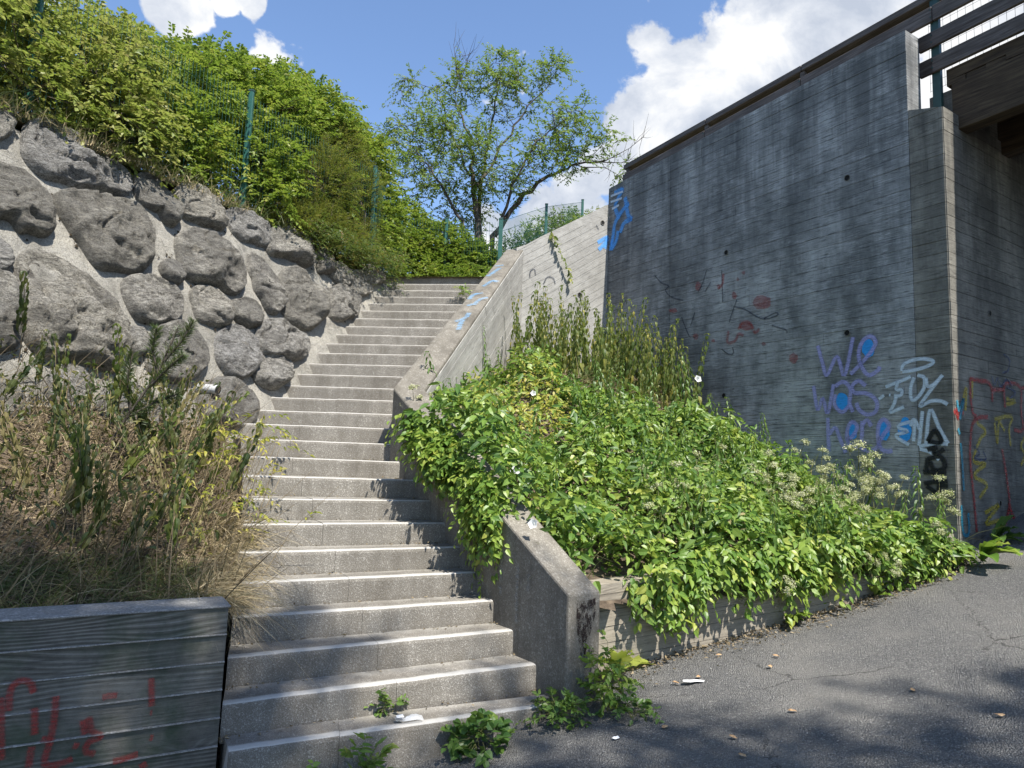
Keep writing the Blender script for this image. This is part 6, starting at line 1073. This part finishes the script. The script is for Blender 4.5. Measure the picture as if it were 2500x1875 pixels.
# ------------------------------------------------------------------ litter
def scrap(name, label, cat, loc, outline, mat, crumple, rz=0, grp=None):
    n = len(outline); V = [(0, 0, crumple * 1.2)] + [(x * .55, y * .55, crumple * rng.uniform(.2, 1.6)) for x, y in outline] + [(x, y, crumple * rng.uniform(0, 1.0)) for x, y in outline]
    F = [[0, 1 + i, 1 + (i + 1) % n] for i in range(n)] + [[1 + i, 1 + n + i, 1 + n + (i + 1) % n, 1 + (i + 1) % n] for i in range(n)]
    o = link(name, mesh_np(name, V, F), mat); o.location = loc; o.rotation_euler = (0, 0, rz); tag(o, label, cat, grp); return o
def gpos(px, py):
    d = f_ + r_ * ((px - 1250) / (CAM['lens'] / 36 * 2500)) + u_ * ((937.5 - py) / (CAM['lens'] / 36 * 2500)); Y = 4.0
    for _ in range(30): t = Y / d.y; zz = float(ground_z(d.x * t, Y)); Y = d.y * ((zz - CAM['z']) / d.z)
    t = Y / d.y; return (d.x * t, Y, zz + .012)
scrap('paper_scrap', 'torn white paper scrap lying on the asphalt', 'paper', gpos(1693, 1668), [(-.075, -.01), (-.03, -.03), (.02, -.02), (.06, -.03), (.08, .01), (.03, .03), (-.02, .022), (-.06, .035)], M['paper'], .006, .1)
mt, t = new_mat('clear_plastic'); b_ = t.n('ShaderNodeBsdfPrincipled', {'Base Color': (.85, .87, .88, 1), 'Roughness': .12, 'Alpha': .38, 'Specular IOR Level': .8}); t.n('ShaderNodeOutputMaterial', {'Surface': b_.outputs[0]})
wr = scrap('plastic_wrapper', 'crumpled clear plastic wrapper lying on the lowest tread', 'wrapper', (-.52, 4.24, .167), [(-.075, -.03), (-.03, -.035), (.04, -.03), (.085, -.01), (.08, .035), (.02, .03), (-.04, .03), (-.08, .015)], mt, .022, .25)
mb = MB(); mb.add([(-.072, -.028, .03), (-.03, -.032, .033), (-.034, .012, .036), (-.074, .008, .032)], [[0, 1, 2, 3]]); mb.build('label', M['paper'], wr)
for px, py, c in ((1623, 1780, 0), (1503, 1808, 0), (1935, 1742, 1), (1895, 1606, 1), (1812, 1850, 1), (1650, 1672, 1), (1755, 1604, 1), (1790, 1806, 0), (1705, 1657, 1), (1880, 1632, 0), (2228, 1690, 0), (2440, 1752, 0)):
    o = scrap('dead_leaf', 'curled dead leaf lying loose on the asphalt', 'leaf', gpos(px, py), [(-.026, 0), (-.012, -.011), (.008, -.014), (.027, -.002), (.01, .013), (-.013, .011)], M['brown_leaf'] if c else M['paper'] if px == 1503 else M['brown_leaf'], .008, rng.random() * 6, 'dead leaves on the asphalt')
# crumbs, dead leaves and moss strip along the foot of the planter wall
P = []
for _ in range(1500):
    t = rng.random() ** .8; o_ = abs(rng.normal(0, .13)) + .01; q = PL0 + PD * (t * PLl) + PN * o_; P.append((q[0], q[1], float(ground_z(q[0], q[1])) + .012 + rng.random() * .012))
P = np.array(P); o = link('leaf_litter', leaf_mesh('leaf_litter', P, rng.normal(size=P.shape) * (1, 1, .25), rng.normal(0, .5, P.shape) + ZH, rng.uniform(.012, .038, len(P)), rng.uniform(.008, .02, len(P)), 'diamond', None, .3), M['l_deadgrass']); tag(o, 'brown leaf litter along the foot of the planter wall', 'leaf litter', kind='stuff')
P = []
for k in range(1, 28):
    n, m, d, js = lines[k]; L0 = cross(LEFT, n, d); R0 = cross(RIGHT, n, d)
    for _ in range(int(46 if k < 12 else 22)):
        s_ = rng.random(); s_ = s_ ** 2.2 * .5 if rng.random() < .45 else (1 - s_ ** 2.2 * .35 if rng.random() < .5 else s_); q = L0 + (R0 - L0) * s_ - n * (.012 + abs(rng.normal(0, .035))); P.append((q[0], q[1], k * H_ST + .006 + rng.random() * .006))
P = np.array(P); o = link('leaf_litter', leaf_mesh('leaf_litter', P, rng.normal(size=P.shape) * (1, 1, .2), rng.normal(0, .5, P.shape) + ZH, rng.uniform(.008, .034, len(P)), rng.uniform(.005, .016, len(P)), 'diamond', None, .3), M['l_deadgrass']); tag(o, 'small dry leaf bits lying at the backs of the treads', 'leaf litter', kind='stuff')
P = []
for _ in range(2600):
    x_, y_ = rng.uniform(-1, 5), rng.uniform(2.6, 7)
    if (x_ - PL0[0]) * PN[0] + (y_ - PL0[1]) * PN[1] > .03 and not in_poly(np.array([x_]), np.array([y_]), [(-1.5, 3.4), (.3, 4.45), (.75, 4.7), (.4, 6), (-2, 6)])[0]: P.append((x_, y_, float(ground_z(x_, y_)) + .006))
P = np.array(P); Vm = []; Fm = []
for q in P:
    b0 = len(Vm); s = rng.uniform(.002, .007); Vm += [q + np.array([x_, y_, z_]) * s * rng.uniform(.7, 1.4, 3) for x_, y_, z_ in ico]; Fm += [[b0, b0 + 1 + i, b0 + 1 + (i + 1) % 5] for i in range(5)]
tag(link('grit', mesh_np('grit', Vm, Fm), M['coping']), 'loose pale grit scattered over the asphalt', 'grit', kind='stuff')
